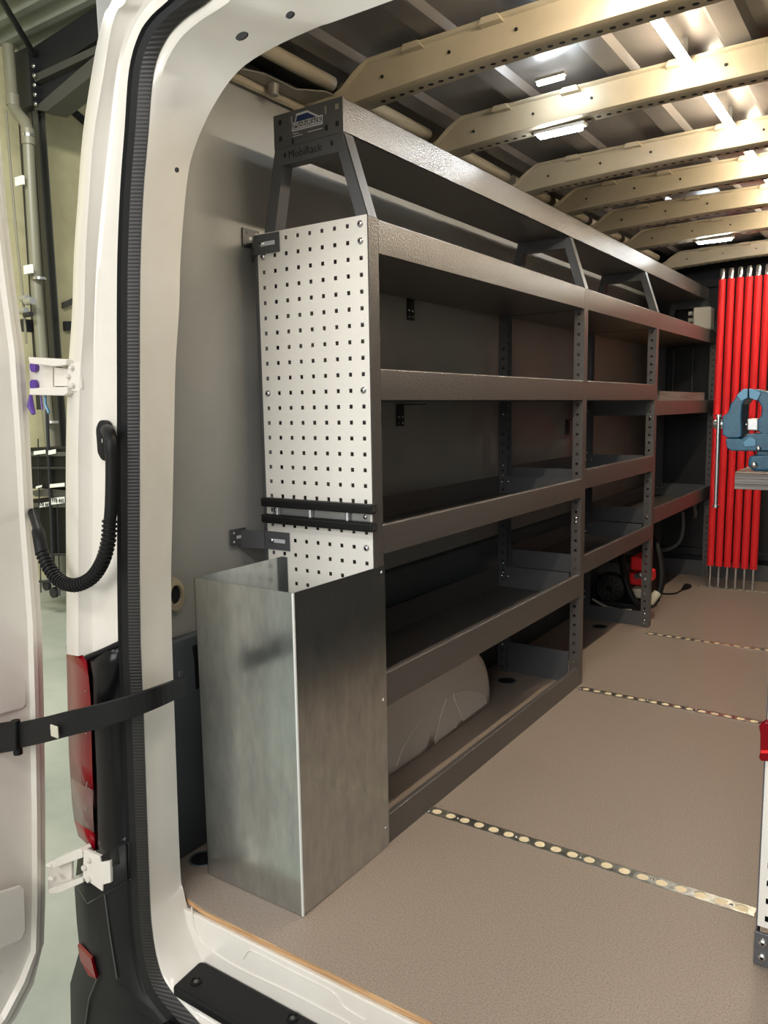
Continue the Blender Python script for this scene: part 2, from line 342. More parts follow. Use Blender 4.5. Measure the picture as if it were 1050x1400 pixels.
# ------------------------------------------------------------------ the shelving rack on the left
rack = thing('shelving_rack', (-.15, 1.7, 0), 'long anthracite steel van shelving rack along the left wall', 'shelving')
XF = .021; XB = -.335
bolt_me = None
def bolt(loc, axis, r, parent, name='bolt'):
    b = MB(); b.dome(loc, axis, r, r * .75); b.cur = 1; b.tube([Vector(loc) + Vector(axis) * r * .6, Vector(loc) + Vector(axis) * (r * .8)], r * .35, 6); return b.build(name, ['zinc', 'dark'], parent, smooth=True)
def upright(y, ztop, front=True, zbot=0.0, lab=None):
    b = MB()
    n = int((ztop - zbot) / .038); o0 = ztop - n * .038
    if front:
        b.box(XF - .003, XF, y, y + .040, zbot, ztop)
        b.holed((-.020, y + .001, o0), X, Z, (0, .002, 0), 1, n, .038, .038, .010)
    else:
        b.box(XB - .002, XB, y, y + .040, zbot, ztop)
        b.holed((XB, y + .038, o0), X, Z, (0, .002, 0), 1, n, .038, .038, .010)
        b.holed((XB, y + .001, o0), X, Z, (0, .002, 0), 1, n, .038, .038, .010)
    return b.build('upright', 'rack' if front else 'rackdk', rack)
UP = [.000, 1.4138, 2.3985, 3.752]
for y in UP:
    upright(y if y == 0 else y, 1.56); upright(y, 1.56, False)
def lip(b, xf, y0, y1, z0, z1, fold=.014, r=.0045):
    pr = [(xf, z0), (xf, z1 - r)] + [(xf - r + r * math.cos(a), z1 - r + r * math.sin(a)) for a in (.4, .8, 1.2)] + [(xf - r, z1), (xf - fold, z1), (xf - fold, z1 - .002), (xf - r, z1 - .002), (xf - .002, z1 - r), (xf - .002, z0)]
    b.loft([[(x, y, z) for x, z in pr] for y in (y0, y1)], True)
    b.add([(x, y0, z) for x, z in pr], [tuple(range(len(pr)))]); b.add([(x, y1, z) for x, z in pr], [tuple(range(len(pr)))])
def tray(y0, y1, z0, z1, xf=XF, xb=XB, name='shelf', sides=True):
    b = MB()
    lip(b, xf, y0, y1, z0, z1)     # front lip and its rounded fold
    b.box(xb, xf - .002, y0, y1, z0, z0 + .002)                                                       # bottom
    b.box(xb, xb + .002, y0, y1, z0, z1)
    s = b.build(name, 'rack', rack, smooth=35)
    return s
bays = [(.0405, 1.4130, [(1.4825, 1.5600), (1.1410, 1.2151), (.7647, .8375), (.3700, .4588)]),
        (1.4545, 2.3978, [(1.4825, 1.5600), (1.1410, 1.2151), (.7949, .8709), (.4531, .5267)]),
        (2.4390, 3.7510, [(1.4825, 1.5600), (1.066, 1.140), (.526, .605)])]
for bi, (y0, y1, zs) in enumerate(bays):
    for z0, z1 in zs:
        s = tray(y0, y1, z0, z1)
        for yy, sg in ((y0, 1), (y1, -1)):     # side plates, bolted to the uprights
            b = MB(); b.box(XB + .04, XF - .045, yy if sg > 0 else yy - .002, yy + .002 if sg > 0 else yy, z0 + .002, z1); b.build('side_lip', 'rackdk', s)
            for x in (XB + .022, XB + .050):
                b = MB(); b.dome((x, yy - sg * .003 if False else yy + (-.012 if sg < 0 else .004), z0 + .05), (0, -1, 0), .0055); b.build('shelf_bolt', 'zinc', s, smooth=True)
# kick plate under bay one and the side kick plates
b = MB(); lip(b, XF, .0405, 1.413, 0, .0775, .016); b.build('kick_plate', 'rack', rack, smooth=35)
b = MB(); b.box(-.30, -.03, 1.430, 1.432, .0, .13); b.build('kick_plate', 'rackdk', rack)
b = MB(); b.box(-.30, -.012, 2.415, 2.417, .0, .075); b.build('kick_plate', 'rackdk', rack)
# gusset corner plates seen on the perforated flanges
for y in (1.4138, 2.3985):
    for z in (1.40, 1.06, .68, .28):
        b = MB(); b.box(-.020, -.006, y - .0015, y + .001, z, z + .07) if False else None
for (y, z) in ((1.4138, .68), (1.4138, .665), (2.3985, .035), (2.3985, .068), (2.3985, .565), (2.3985, 1.06)):
    bolt((-.001, y + .001, z), (0, -1, 0), .0075, rack)
for y in (1.452, 2.436):
    for z in (.12, .15, .47, .43, .84, .88, 1.09):
        b = MB(); b.dome((XB + .019, y - .036, z), (0, -1, 0), .006); b.build('bolt', 'zinc', rack, smooth=True)
# perforated end panel
pz = 1.5439 + .019; px0 = -.304 - .019
b = MB(); skip = {(8, 37 - 1 - 0)}
rows = 36
def zr(r): return rows - 1 - r
skip = {(8, zr(0)), (8, zr(1)), (0, zr(1)), (0, zr(10)), (8, zr(10)), (8, zr(20)), (0, zr(20)), (0, zr(0)), (1, zr(0))}
b.holed((px0, -.0018, pz - rows * .038), X, Z, (0, .0018, 0), 9, rows, .038, .038, .0098, False, skip)
zb = pz - rows * .038; b.box(px0, px0 + 9 * .038, -.0018, 0, zb - .02, zb)
ep = b.build('perforated_end_panel', 'panel', rack); ep['label'] = 'light grey panel punched with rows of square holes'
for c, r in ((8, 0), (8, 1), (0, 1), (0, 10), (8, 10), (8, 20)):
    bolt(((c - 8) * .038 - (0 if c == 8 else 0), -.0018, 1.5439 - r * .038), (0, -1, 0), .0088, ep)
# top shelf on its A shaped brackets
TF = -.043; TB = -.255; TZ0 = 1.7545; TZ1 = 1.832; TY = 3.79
b = MB(); lip(b, TF, 0, TY, TZ0, TZ1, .012); b.box(TB, TF, 0, TY, TZ0, TZ0 + .002); b.box(TB, TB + .002, 0, TY, TZ0, TZ1)
ts = b.build('top_shelf', 'rack', rack, smooth=35)
b = MB(); b.box(TB, TF, -.002, 0, TZ0, TZ1); tp = b.build('end_plate', 'rackdk', rack)
def sq(x, z, wd, hg, par, m='dark'):
    b = MB(); b.box(x - wd / 2, x + wd / 2, -.0028, -.0018, z - hg / 2, z + hg / 2); return b.build('square_hole', m, par)
for x in (TB + .021, TF - .017):
    for z in (TZ0 + .021, TZ1 - .019): sq(x, z, .009, .011, tp, 'dark' if not (x > -.1 and z > 1.8) else 'rail')
sq(-.197, 1.812, .005, .016, tp, 'rail'); sq(-.093, 1.812, .005, .018, tp, 'rail'); sq(-.195, TZ0 + .008, .006, .012, tp); sq(-.092, TZ0 + .018, .008, .012, tp)
# logo sticker: silver outlined van shape over a name bar
def q(u, v): p = P(u, v, 1, -.003); return Vector((p.x, -.0030, p.z))
def zq(x, y): return q(380 + x / 10.5, 140 + y / 10.5)
b = MB(); b.prism([zq(200, 520), zq(205, 295), zq(245, 290), zq(262, 165), zq(420, 112), zq(585, 190), zq(642, 175), zq(642, 310), zq(640, 380)], (0, .0006, 0)); b.build('sticker', 'rackdk', tp); st = tp
b = MB(); b.prism([p - Y * .0002 for p in (zq(200, 425), zq(205, 295), zq(245, 290), zq(262, 165), zq(420, 112), zq(585, 190), zq(642, 175), zq(642, 310))], (0, .0003, 0)); b.build('sticker_border', 'sil', st)
b = MB(); b.prism([p - Y * .0004 for p in (zq(258, 285), zq(272, 195), zq(425, 143), zq(560, 205))], (0, .0003, 0)); b.build('sticker_roof', 'blob', st)
b = MB(); b.prism([p - Y * .0004 for p in (zq(212, 385), zq(214, 305), zq(632, 198), zq(632, 275))], (0, .0003, 0)); b.build('sticker_bar', 'rackdk', st)
b = MB(); b.prism([p - Y * .0004 for p in (zq(212, 405), zq(212, 398), zq(632, 285), zq(632, 292))], (0, .0003, 0)); b.build('sticker_line', 'blob', st)
for a_, c_ in (((212, 460), (300, 442)), ((212, 498), (352, 462)), ((430, 432), (640, 375))):
    b = MB(); p0 = zq(*a_) - Y * .0004; p1 = zq(*c_) - Y * .0004; b.prism([p0, p1, p1 + Z * .0016, p0 + Z * .0016], (0, .0002, 0)); b.build('sticker_print', 'sil', st)
cc = zq(422, 292); text('sticker_lettering', 'MobiRack', .0215, cc - Y * .0008, X, Z, 'sil', st, .0001, 0)
for k, y in enumerate((0, 1.4138, 2.3985, 3.73)):
    yf = y
    b = MB(); b.box(TB, TF, yf - .0012, yf + .001, 1.7140, TZ0 - .0005); b.box(TB, TF, yf, yf + .03, 1.7140, 1.716); cb = b.build('shelf_bracket', 'rackdk', rack)
    for sg in (1, -1):     # each leg an angle profile: a face plate and a side flange
        ab = MB(); xo = (XF if sg > 0 else -.300); xo2 = (TF if sg > 0 else TB); xi = xo - sg * .034; xi2 = xo2 - sg * .030
        ab.prism([(xo, yf, 1.5605), (xi, yf, 1.5605), (xi2, yf, TZ0 - .0005), (xo2, yf, TZ0 - .0005)], (0, .002, 0))
        q0, q1 = (xo, xo2) if sg > 0 else (xi, xi2)
        ab.prism([(q0, yf, 1.5605), (q0, yf + .036, 1.5605), (q1, yf + .036, TZ0 - .0005), (q1, yf, TZ0 - .0005)], (-sg * .002, 0, 0))
        ab.build('bracket_leg', 'rackdk', cb)
    if k == 0:
        text('cut_lettering', 'MobiRack', .026, (-.160, -.0014, 1.7335), X, Z, 'dark', cb, .0003, 0)
        for x in (-.222, -.078): b = MB(); b.prism([(x + math.cos(t) * .004, -.0018, 1.736 + math.sin(t) * .006) for t in [2 * math.pi * i / 10 for i in range(10)]], (0, .0006, 0)); b.build('slot', 'dark', cb)
# wall brackets: four hole plate on the wall, arm to the rack
def wall_bracket(y0, y1, z0, z1, xe, ya, zc):
    b = MB(); b.box(-.3985, -.3930, y0, y1, z0, z1)
    b.prism([(-.400, y1 - .002, z0), (-.400, y1 - .002, z1), (-.400 + .004, y1, z1), (-.396, y1, z0)], (.0, .0, .0)) if False else None
    br = b.build('wall_bracket', 'rackdk', rack)
    b = MB(); b.prism([(-.400, ya, zc - .024), (-.330, -.006, zc - .024), (-.330, -.006, zc + .024), (-.400, ya, zc + .024)], (0, -.003, 0)); b.box(-.330, xe, -.006, -.003, zc - .024, zc + .024); b.build('arm', 'rackdk', br)
    for y in (lerp(y0, y1, .2), lerp(y0, y1, .8)):
        for z in (z0 + .010, z1 - .010): b = MB(); b.dome((-.3930, y, z), X, .0045); b.build('screw', 'zinc', br, smooth=True)
    b = MB(); b.box(-.3931, -.3922, lerp(y0, y1, .35), lerp(y0, y1, .65), (z0 + z1) / 2 - .004, (z0 + z1) / 2 + .004); b.build('slot', 'sil', br)
    b = MB(); b.box(-.300, xe - .014, -.0068, -.006, zc - .005, zc + .005); b.build('slot', 'sil', br)
    bolt((-.305, -.006, zc), (0, -1, 0), .0085, br)
wall_bracket(.02, .082, 1.546, 1.594, -.247, .06, 1.536)
wall_bracket(-.067, -.012, .764, .808, -.245, -.03, .779)
# small mounting brackets seen on the wall behind the shelves
for (u, v, sx) in ((560, 420, 1), (546, 565, 1), (775, 582, 0)):
    c = P(u, v, 0, -.400)
    b = MB(); b.box(-.3985, -.3940, c.y - .022, c.y + .022, c.z - .045, c.z + .03); br = b.build('wall_bracket', 'steel', rack)
    b = MB(); b.box(-.398, XB + .02, c.y - .02, c.y + .04, c.z + .028, c.z + .031); b.build('arm', 'steel', br)
    for dy in (-.012, .012):
        for dz in (-.034, -.012): b = MB(); b.dome((-.3940, c.y + dy, c.z + dz), X, .004); b.build('screw', 'zinc', br, smooth=True)

# galvanised bin in front of the end panel
binn = thing('galvanised_bin', (-.12, -.15, 0), 'tall open galvanised sheet metal bin in front of the perforated panel', 'bin')
bx0, bx1, by0 = -.275, .0265, -.308
b = MB(); b.box(bx0, bx1, by0, by0 + .0015, .002, .738); b.build('rear_sheet', 'galv', binn)
b = MB(); b.box(bx1 - .0015, bx1, by0, .036, .002, .738); o = b.build('side_sheet', 'galv', binn)
b = MB(); b.box(bx0, bx0 + .0015, by0, -.003, .002, .738); b.build('side_sheet', 'galv', binn)
b = MB(); b.box(bx0 + .002, bx1 - .002, by0 + .002, -.003, .002, .004); b.build('bottom_sheet', 'galv', binn)
b = MB(); b.box(bx0, bx0 + .02, -.0045, -.003, .002, .738); b.build('fold', 'galv', binn)
b = MB(); b.tube([(bx1 - .001, by0 + .001, .002), (bx1 - .001, by0 + .001, .738)], .0032, 8); b.build('folded_edge', 'foldm', binn, smooth=True)
for z in (.722, .395, .055):
    b = MB(); b.dome((bx1, .022, z), X, .0042); b.build('rivet', 'zinc', binn, smooth=True)

# double C rail holder on the panel
hr = thing('rail_holder', (-.14, -.02, .86), 'aluminium holder with two black rubber faced rails screwed on the perforated panel', 'holder')
b = MB(); b.box(-.300, .012, -.004, -.002, .836, .886); b.build('back_plate', 'alu', hr)
for z0, z1 in ((.872, .8945), (.8290, .8510)):
    b = MB(); b.box(-.317, .037, -.032, -.008, z0, z1); g = b.build('rubber_strip', 'black', hr, bev=.003)
    b = MB(); b.box(-.316, .0372, -.0325, -.029, z1 - .006, z1 - .003); b.build('groove', 'dark', g)
    b = MB(); b.box(.0372, .0385, -.027, -.010, z0 + .004, z1 - .004); b.build('rail_end', 'zinc', g)
for x in (-.275, -.165, -.048): b = MB(); b.tube([(x, -.012, .838), (x, -.012, .882)], .006, 8); b.build('spacer', 'alu', hr, smooth=True)
for x in (-.29, .0): bolt((x, -.004, .861), (0, -1, 0), .007, hr)

# ------------------------------------------------------------------ wheel arch under the rack
wa = thing('wheel_arch', (-.3, .70, 0), 'beige moulded wheel arch cover under the lowest shelf', 'wheel arch')
yc, rr = .625, .455; zs = .73
rows = []
for (x, k) in ((-.383, 1.0), (-.26, 1.0), (-.215, .985), (-.198, .955), (-.190, .90), (-.187, .2), (-.187, .01)):
    row = []
    for i in range(33):
        a = math.pi * i / 32; row.append((x, yc - math.cos(a) * rr * k, max(.001, max(0, math.sin(a)) ** .78 * rr * k * zs)))
    rows.append(row)
b = MB(); b.loft(rows); b.build('cover', 'wheel', wa, smooth=60, solid=.003)
def ap(x, y, xx=-.1892): return P(520 + x / 5.25, 880 + y / 5.25, 0, xx)
for pts in ([(105, 885), (150, 760), (230, 620), (330, 500), (405, 435), (325, 740)], [(380, 700), (430, 500), (470, 385), (548, 575), (540, 600)], [(590, 555), (520, 390), (520, 350), (600, 325), (700, 340), (745, 375), (763, 425)]):
    b = MB(); b.prism([ap(*p) for p in pts], (.005, 0, 0)); b.build('pressed_field', 'wheel', wa, bev=.003)
for pts in ([(130, 370), (225, 480)], [(195, 340), (262, 440)], [(618, 170), (640, 232)]):
    b = MB(); b.tube([ap(*pts[0], -.245), ap(*pts[1], -.208)], .006, 8); b.build('pressed_rib', 'wheel', wa, smooth=True)

# ------------------------------------------------------------------ red bars standing by the bulkhead
lab = ['leftmost', 'second from left', 'third from left', 'fourth from left', 'fifth from left', 'rightmost']
for i in range(6):
    x = .082 + i * .0485; xt = x + .004; y = 3.50
    t = thing('load_bar', (x, y, 0), f'red tubular load bar with steel ends, {lab[i]} of six standing in a row', 'load bar', 'red load bars standing by the bulkhead')
    b = MB(); b.tube([(x, y, .004), (x, y, .17)], .009); b.build('steel_foot', 'zinc', t, smooth=True)
    b = MB(); b.tube([(x, y, .135), (xt, y + .01, 1.84)], .0205, 16); b.build('tube', 'red', t, smooth=True)
    b = MB(); b.tube([(xt, y + .01, 1.84), (xt, y + .01, 1.885), (xt, y + .01, 1.900)], [.016, .016, .010]); b.build('steel_tip', 'zinc', t, smooth=True)
b = MB(); b.box(.06, .36, 3.475, 3.478, .003, .13)
b = MB()
hold = thing('bar_holder', (.2, 3.55, 1.6), 'dark holder rail behind the red load bars', 'holder')
b.box(.05, .36, 3.535, 3.545, 1.58, 1.61); b.build('rail', 'steel', hold)

# things on the far shelves
jc = P(959, 443, 1, 3.58); t = thing('junction_box', (jc.x, 3.64, 1.5625), 'small beige plastic box on the top tray by the red bars', 'box')
b = MB(); b.box(jc.x - .052, jc.x + .052, 3.58, 3.68, 1.5625, 1.700); b.build('body', 'beige', t, bev=.01)
for z in (1.63, 1.67): b = MB(); b.tube([(jc.x - .052, 3.62, z), (jc.x - .085, 3.62, z)], .013); b.build('cable_gland', 'beige', t, smooth=True)
t = thing('wooden_tray', (-.12, 3.1, 1.07), 'low brown wooden box on the middle shelf of the far bay', 'box')
b = MB(); z0 = 1.0685; b.box(-.30, .012, 2.52, 3.50, z0, z0 + .01); b.build('bottom', 'ply', t)
for a in ((-.30, -.288, 2.52, 3.50), (.000, .012, 2.52, 3.50), (-.288, 0, 2.52, 2.532), (-.288, 0, 3.488, 3.50)): b = MB(); b.box(*a, z0 + .01, 1.185); b.build('side_board', 'bench', t)
# ------------------------------------------------------------------ engine and hose under bay two
eng = thing('portable_engine', (-.22, 2.62, 0), 'small red and black portable engine with round fan cover under the rack', 'engine')
ec = P(822, 806, 1, 2.60); ec = Vector((-.245, 2.60, .135))
b = MB(); b.tube([ec + Y * .12, ec + Y * .02, ec, ec - Y * .008], [.085, .085, .080, .055], 28); b.build('fan_cover', 'black', eng, smooth=True)
for r in (.025, .038, .052, .066):
    b = MB(); b.tube([ec - Y * .0105 + X * math.cos(a) * r + Z * math.sin(a) * r for a in [2 * math.pi * k / 24 for k in range(25)]], .0018, 6, False); b.build('guard_ring', 'steelgrey', eng, smooth=True)
b = MB()
for k in range(12):
    a = 2 * math.pi * k / 12; b.bar(ec - Y * .010 + (X * math.cos(a) + Z * math.sin(a)) * .018, ec - Y * .010 + (X * math.cos(a) + Z * math.sin(a)) * .068, .0025, .0025, (0, 1, 0))
b.build('guard_spokes', 'steelgrey', eng)
b = MB(); b.box(-.33, -.16, 2.63, 2.90, .20, .27)
for k in range(9): b.box(-.325 + k * .018, -.317 + k * .018, 2.622, 2.63, .205, .265)
b.build('cylinder_block', 'steelgrey', eng, bev=.003)
b = MB(); b.box(-.165, -.07, 2.66, 2.86, .15, .215); b.box(-.15, -.08, 2.64, 2.80, .235, .31); b.build('red_housing', 'red', eng, bev=.012)
b = MB(); b.box(-.14, -.06, 2.62, 2.70, .09, .14); b.build('white_cap', 'beige', eng, bev=.01)
b = MB(); b.tube([(-.12, 2.66, .20), (-.09, 2.64, .215), (-.06, 2.64, .19)], .018); b.build('carburettor', 'alu', eng, smooth=True)
b = MB(); b.box(-.34, -.06, 2.63, 2.92, .012, .05); b.build('base_tray', 'steel', eng, bev=.008)
b = MB(); b.tube([(-.36 + .02, 2.60, .06), (-.30, 2.59, .045), (-.25, 2.58, .03), (-.18, 2.60, .02), (-.13, 2.62, .02)], .007); b.build('frame_tube', 'beige', eng, smooth=True)
for x in (-.30, -.10):
    b = MB(); b.box(x - .02, x + .02, 2.66, 2.70, 0, .013); b.build('rubber_foot', 'rubber', eng)
def smooth_path(pts, n=6):
    pts = [Vector(p) for p in pts]; o = []
    for i in range(len(pts) - 1):
        p0 = pts[max(i - 1, 0)]; p1 = pts[i]; p2 = pts[i + 1]; p3 = pts[min(i + 2, len(pts) - 1)]
        for k in range(n):
            t = k / n; o.append(.5 * ((2 * p1) + (p2 - p0) * t + (2 * p0 - 5 * p1 + 4 * p2 - p3) * t * t + (3 * p1 - p0 - 3 * p2 + p3) * t ** 3))
    return o + [pts[-1]]
hs = [P(u, v, 1, y) for u, v, y in ((849, 757, 2.62), (853, 780, 2.56), (859, 805, 2.53), (871, 826, 2.54), (886, 828, 2.58), (900, 812, 2.62), (904, 785, 2.66), (900, 755, 2.70), (893, 735, 2.74))]
for h_ in hs: h_.z = max(h_.z, .022)
b = MB(); b.tube(smooth_path(hs), .019, 12); tag(b.build('suction_hose', 'rubber', smooth=True), 'thick black hose looping on the floor in front of the engine', 'hose')
hp = [P(888, 826, 1, 2.56), P(899, 813, 1, 2.60)]
cf = MB(); cf.tube([Vector(hp[0]) + Z * .004, Vector(hp[1]) + Z * .01], .021, 12); tag(cf.build('hose_cuff', 'beige', smooth=True), 'cream cuff around the black hose beside the upright foot', 'hose cuff')
cp = [P(u, v, 2, .006) for u, v in ((904, 811), (912, 812), (924, 811), (933, 806))]
t = thing('power_cable', cp[0], 'thin black cable with a plug lying on the floor beside the hose', 'cable')
b = MB(); b.tube(smooth_path(cp), .005, 8); b.build('cord', 'rubber', t, smooth=True)
b = MB(); b.tube([cp[-1], cp[-1] + Vector((.01, .06, .008)), cp[-1] + Vector((.02, .10, .004))], [.008, .02, .012]); b.build('plug', 'black', t, smooth=True)
# a bare pipe loop near the bulkhead
pp = [P(u, v, 1, 3.45) for u, v in ((933, 700), (934, 720), (930, 738), (920, 748), (904, 752), (896, 745))]
b = MB(); b.tube(smooth_path(pp), .011, 8); tag(b.build('vent_hose', 'liningdk', smooth=True), 'grey hose loop hanging below the far shelf', 'hose')

# ------------------------------------------------------------------ right hand rack, bench and vise
rr_ = thing('side_rack', (1.06, .09, 0), 'rack end panel with square holes at the right edge of the photo', 'shelving')
b = MB(); b.box(.8845, .8875, .080, .120, .001, 1.50)
b.build('upright', 'rackdk', rr_)
b = MB(); n = 37; b.holed((.8875, .078, .082), X, Z, (0, .002, 0), 9, n, .038, .038, .0125); o = b.build('perforated_end_panel', 'panel', rr_)
b = MB(); b.box(.8835, 1.23, .072, .078, .001, .072); fb = b.build('foot_bracket', 'rackdk', rr_, bev=.002)
for z in (.022, .053): bolt((.900, .072, z), (0, -1, 0), .0095, fb)
for z in (.06, .30, .62, 1.30, 1.44): b = MB(); b.box(.888, .8905, .124, 2.2, z, z + .07); b.box(.8905, 1.23, .124, 2.2, z, z + .002); b.box(1.228, 1.23, .124, 2.2, z + .002, z + .07); b.build('shelf', 'rackdk', rr_)
b = MB(); b.box(1.234, 1.238, .09, 2.2, .05, 1.5); b.build('back_sheet', 'rackdk', rr_)
b = MB(); b.box(.886, .90, 2.2, 2.24, 0, 1.5); b.build('upright', 'rackdk', rr_)
t = thing('red_clamp', (.87, .07, .46), 'red clamp handle sticking out at the right edge panel', 'clamp')
c = P(1043, 1015, 1, .06)
b = MB(); pr = [(1037, 993), (1046, 988), (1056, 988), (1056, 1042), (1040, 1041), (1037, 1036), (1039, 1030), (1039, 1003)]
b.prism([P(u, v, 1, .052) for u, v in pr], (0, .022, 0)); b.build('body', 'redgl', t, bev=.003)
b = MB(); b.prism([P(u, v, 1, .050) for u, v in ((1040, 1026), (1056, 1026), (1056, 1030), (1040, 1030))], (0, .003, 0)); b.build('ridge', 'red', t)
bench = thing('workbench_top', (1.0, .95, .93), 'thick layered bench top under the blue vise at the right edge', 'workbench')
b = MB(); b.box(.736, 1.225, .50, 1.50, .952, .9565); b.build('surface_board', 'benchtop', bench, bev=.001)
for k in range(3): b = MB(); b.box(.735, 1.225, .50, 1.50, .914 + k * .0127, .9262 + k * .0127); b.build('board_layer', 'bench', bench, bev=.0008)
for y in (.56, 1.44): b = MB(); b.box(1.18, 1.22, y - .02, y + .02, .7, .914); b.build('leg', 'rackdk', bench)
vis = thing('bench_vise', (.80, .6, .957), 'petrol blue bench vise with a hanging steel handle on the bench', 'vise')
def vz(x, y, d=.56): return P(960 + x / 7.37, 500 + y / 7.37, 1, d)
def vpr(name, pts, y0, dep, m, par=vis, bev=.003): b = MB(); b.prism([vz(x, y, .58) + Y * (y0 - .58) for x, y in pts], (0, dep, 0)); return b.build(name, m, par, bev=bev)
mj = vpr('moving_jaw', [(240, 510), (295, 470), (325, 385), (385, 300), (440, 250), (500, 240), (500, 335), (468, 350), (440, 390), (430, 480), (435, 700), (400, 722), (290, 722), (240, 690)], .535, .10, 'blue')
vpr('jaw_plate', [(385, 300), (445, 240), (498, 234), (495, 322), (430, 360)], .531, .004, 'blue2', mj, .001)
fj = vpr('fixed_jaw', [(506, 240), (570, 238), (660, 262), (800, 290), (850, 400), (850, 690), (640, 690), (590, 650), (590, 540), (625, 500), (632, 420), (590, 350), (510, 330)], .535, .10, 'blue')
vpr('jaw_plate', [(507, 234), (560, 238), (628, 275), (590, 352), (510, 325)], .531, .004, 'blue2', fj, .001)
vpr('slide_bar', [(478, 530), (590, 535), (590, 652), (478, 648)], .545, .07, 'alu')
lb = vpr('lower_body', [(275, 728), (440, 728), (500, 680), (850, 670), (850, 845), (600, 850), (330, 848), (285, 815)], .530, .12, 'blue')
vpr('side_recess', [(448, 765), (520, 705), (578, 735), (580, 798), (468, 808)], .527, .004, 'blue2', lb, .001)
vpr('swivel_neck', [(575, 845), (850, 845), (850, 900), (572, 900)], .545, .09, 'blue')
vpr('base', [(492, 1000), (510, 895), (663, 888), (850, 890), (850, 1050), (560, 1050)], .530, .13, 'blue', vis, .006)
def vb(x, y, r, ax=(0, -1, 0), yy=.528): p = vz(x, y, .58); b = MB(); b.dome((p.x, yy, p.z), ax, r); return b.build('bolt', 'zinc', vis, smooth=True)
vb(562, 985, .008); vb(605, 825, .006); vb(458, 590, .004, yy=.56)
c0 = vz(115, 588, .58); c1 = vz(242, 588, .58)
b = MB(); b.tube([c0, c0 + X * .003, c1], [.0095, .012, .012], 14); b.build('spindle_head', 'zinc', vis, smooth=True)
h0 = vz(178, 505, .58); h1 = vz(148, 1410, .58)
b = MB(); b.tube([h0 - Y * .013 + Z * .0, h1 - Y * .013], .0046, 10); hd = b.build('handle', 'zinc', vis, smooth=True)
for p in (h0, h1): b = MB(); b.tube([p - Y * .013 - Z * .003, p - Y * .013 + Z * .003], .0075, 10); b.build('handle_knob', 'zinc', hd, smooth=True)

# ------------------------------------------------------------------ van body around the rear doorway
van = thing('van_body', (-.35, -.45, -.3), 'white van body corner pillar with black door seal around the open rear doorway', 'van')
# stations: silhouette, crest, groove, seal outer, seal inner, opening edge (pixels), all on their own depth planes
st = [((91, 884), (107, 897), (131, 890), (168, 876), (193, 876), (235, 870)),
      ((91, 790), (107, 790), (130, 790), (167, 790), (192, 790), (234, 790)),
      ((90, 700), (107, 700), (131, 700), (167, 700), (192, 700), (236, 690)),
      ((91, 600), (107, 605), (131, 605), (167, 600), (192, 600), (238, 590)),
      ((94, 510), (110, 510), (132, 510), (167, 510), (192, 510), (240, 500)),
      ((100, 430), (115, 430), (133, 430), (167, 430), (192, 430), (245, 420)),
      ((104, 350), (117, 350), (137, 350), (168, 350), (193, 350), (247, 350)),
      ((110, 285), (122, 267), (145, 265), (172, 260), (197, 260), (255, 255)),
      ((118, 187), (128, 187), (154, 183), (178, 180), (203, 190), (265, 205)),
      ((130, 100), (142, 100), (163, 103), (184, 100), (211, 100), (290, 148)),
      ((140, 60), (151, 45), (173, 60), (197, 52), (228, 55), (325, 98)),
      ((147, 33), (160, 15), (190, 22), (214, 26), (253, 27), (372, 66)),
      ((158, 0), (176, -10), (212, -8), (240, 0), (290, 0), (432, 38))]
dep = (-.44, -.516, -.490, -.50, -.50, -.40)
cols = [[P(s[k][0], s[k][1], 1, dep[k]) for s in st] for k in range(6)]
top = [((-.05, 2.16), (.20, 2.22), (.55, 2.24)), ((-.08, 2.02), (.20, 2.10), (.55, 2.12)), ((0, 1.94), (.2, 1.99), (.55, 2.01)), ((.0, 1.880), (.2, 1.905), (.55, 1.915)), ((.12, 1.842), (.28, 1.862), (.55, 1.868)), ((.24, 1.768), (.38, 1.768), (.55, 1.770))]
for k in range(6): cols[k] += [Vector((x, dep[k], z)) for x, z in top[k]]
cols = [smooth_path(c, 4) for c in cols]
def mir(c): return c + [Vector((1.10 - p.x, p.y, p.z)) for p in c[::-1][1:]]
low = {3: [(173, 1000), (180, 1200), (185, 1283), (197, 1343), (212, 1372), (240, 1405)], 4: [(198, 1000), (205, 1200), (208, 1263), (217, 1317), (233, 1352), (277, 1402)], 5: [(238, 960), (246, 1180), (251, 1218), (262, 1262), (280, 1306), (283, 1309)]}
lowc = {k: [P(u, v, 1, dep[k] if k != 5 else -.408) for u, v in low[k]] for k in low}
nlow = 6
lowc[5][0] = P(238, 960, 1, -.40); lowc[5][1] = P(246, 1180, 1, -.40)
lowc = {k: smooth_path(lowc[k][::-1] + [cols[k][0]], 4)[:-1] for k in lowc}
full = {k: lowc[k] + cols[k] for k in (3, 4, 5)}
# bottom run of the seal to the far side
def ring(c, zb): return [Vector((.55, c[0].y, zb))] + c
for k, zb in ((3, -.205), (4, -.172), (5, -.122)): full[k] = ring(full[k], zb)
def mirf(c): return mir(c)
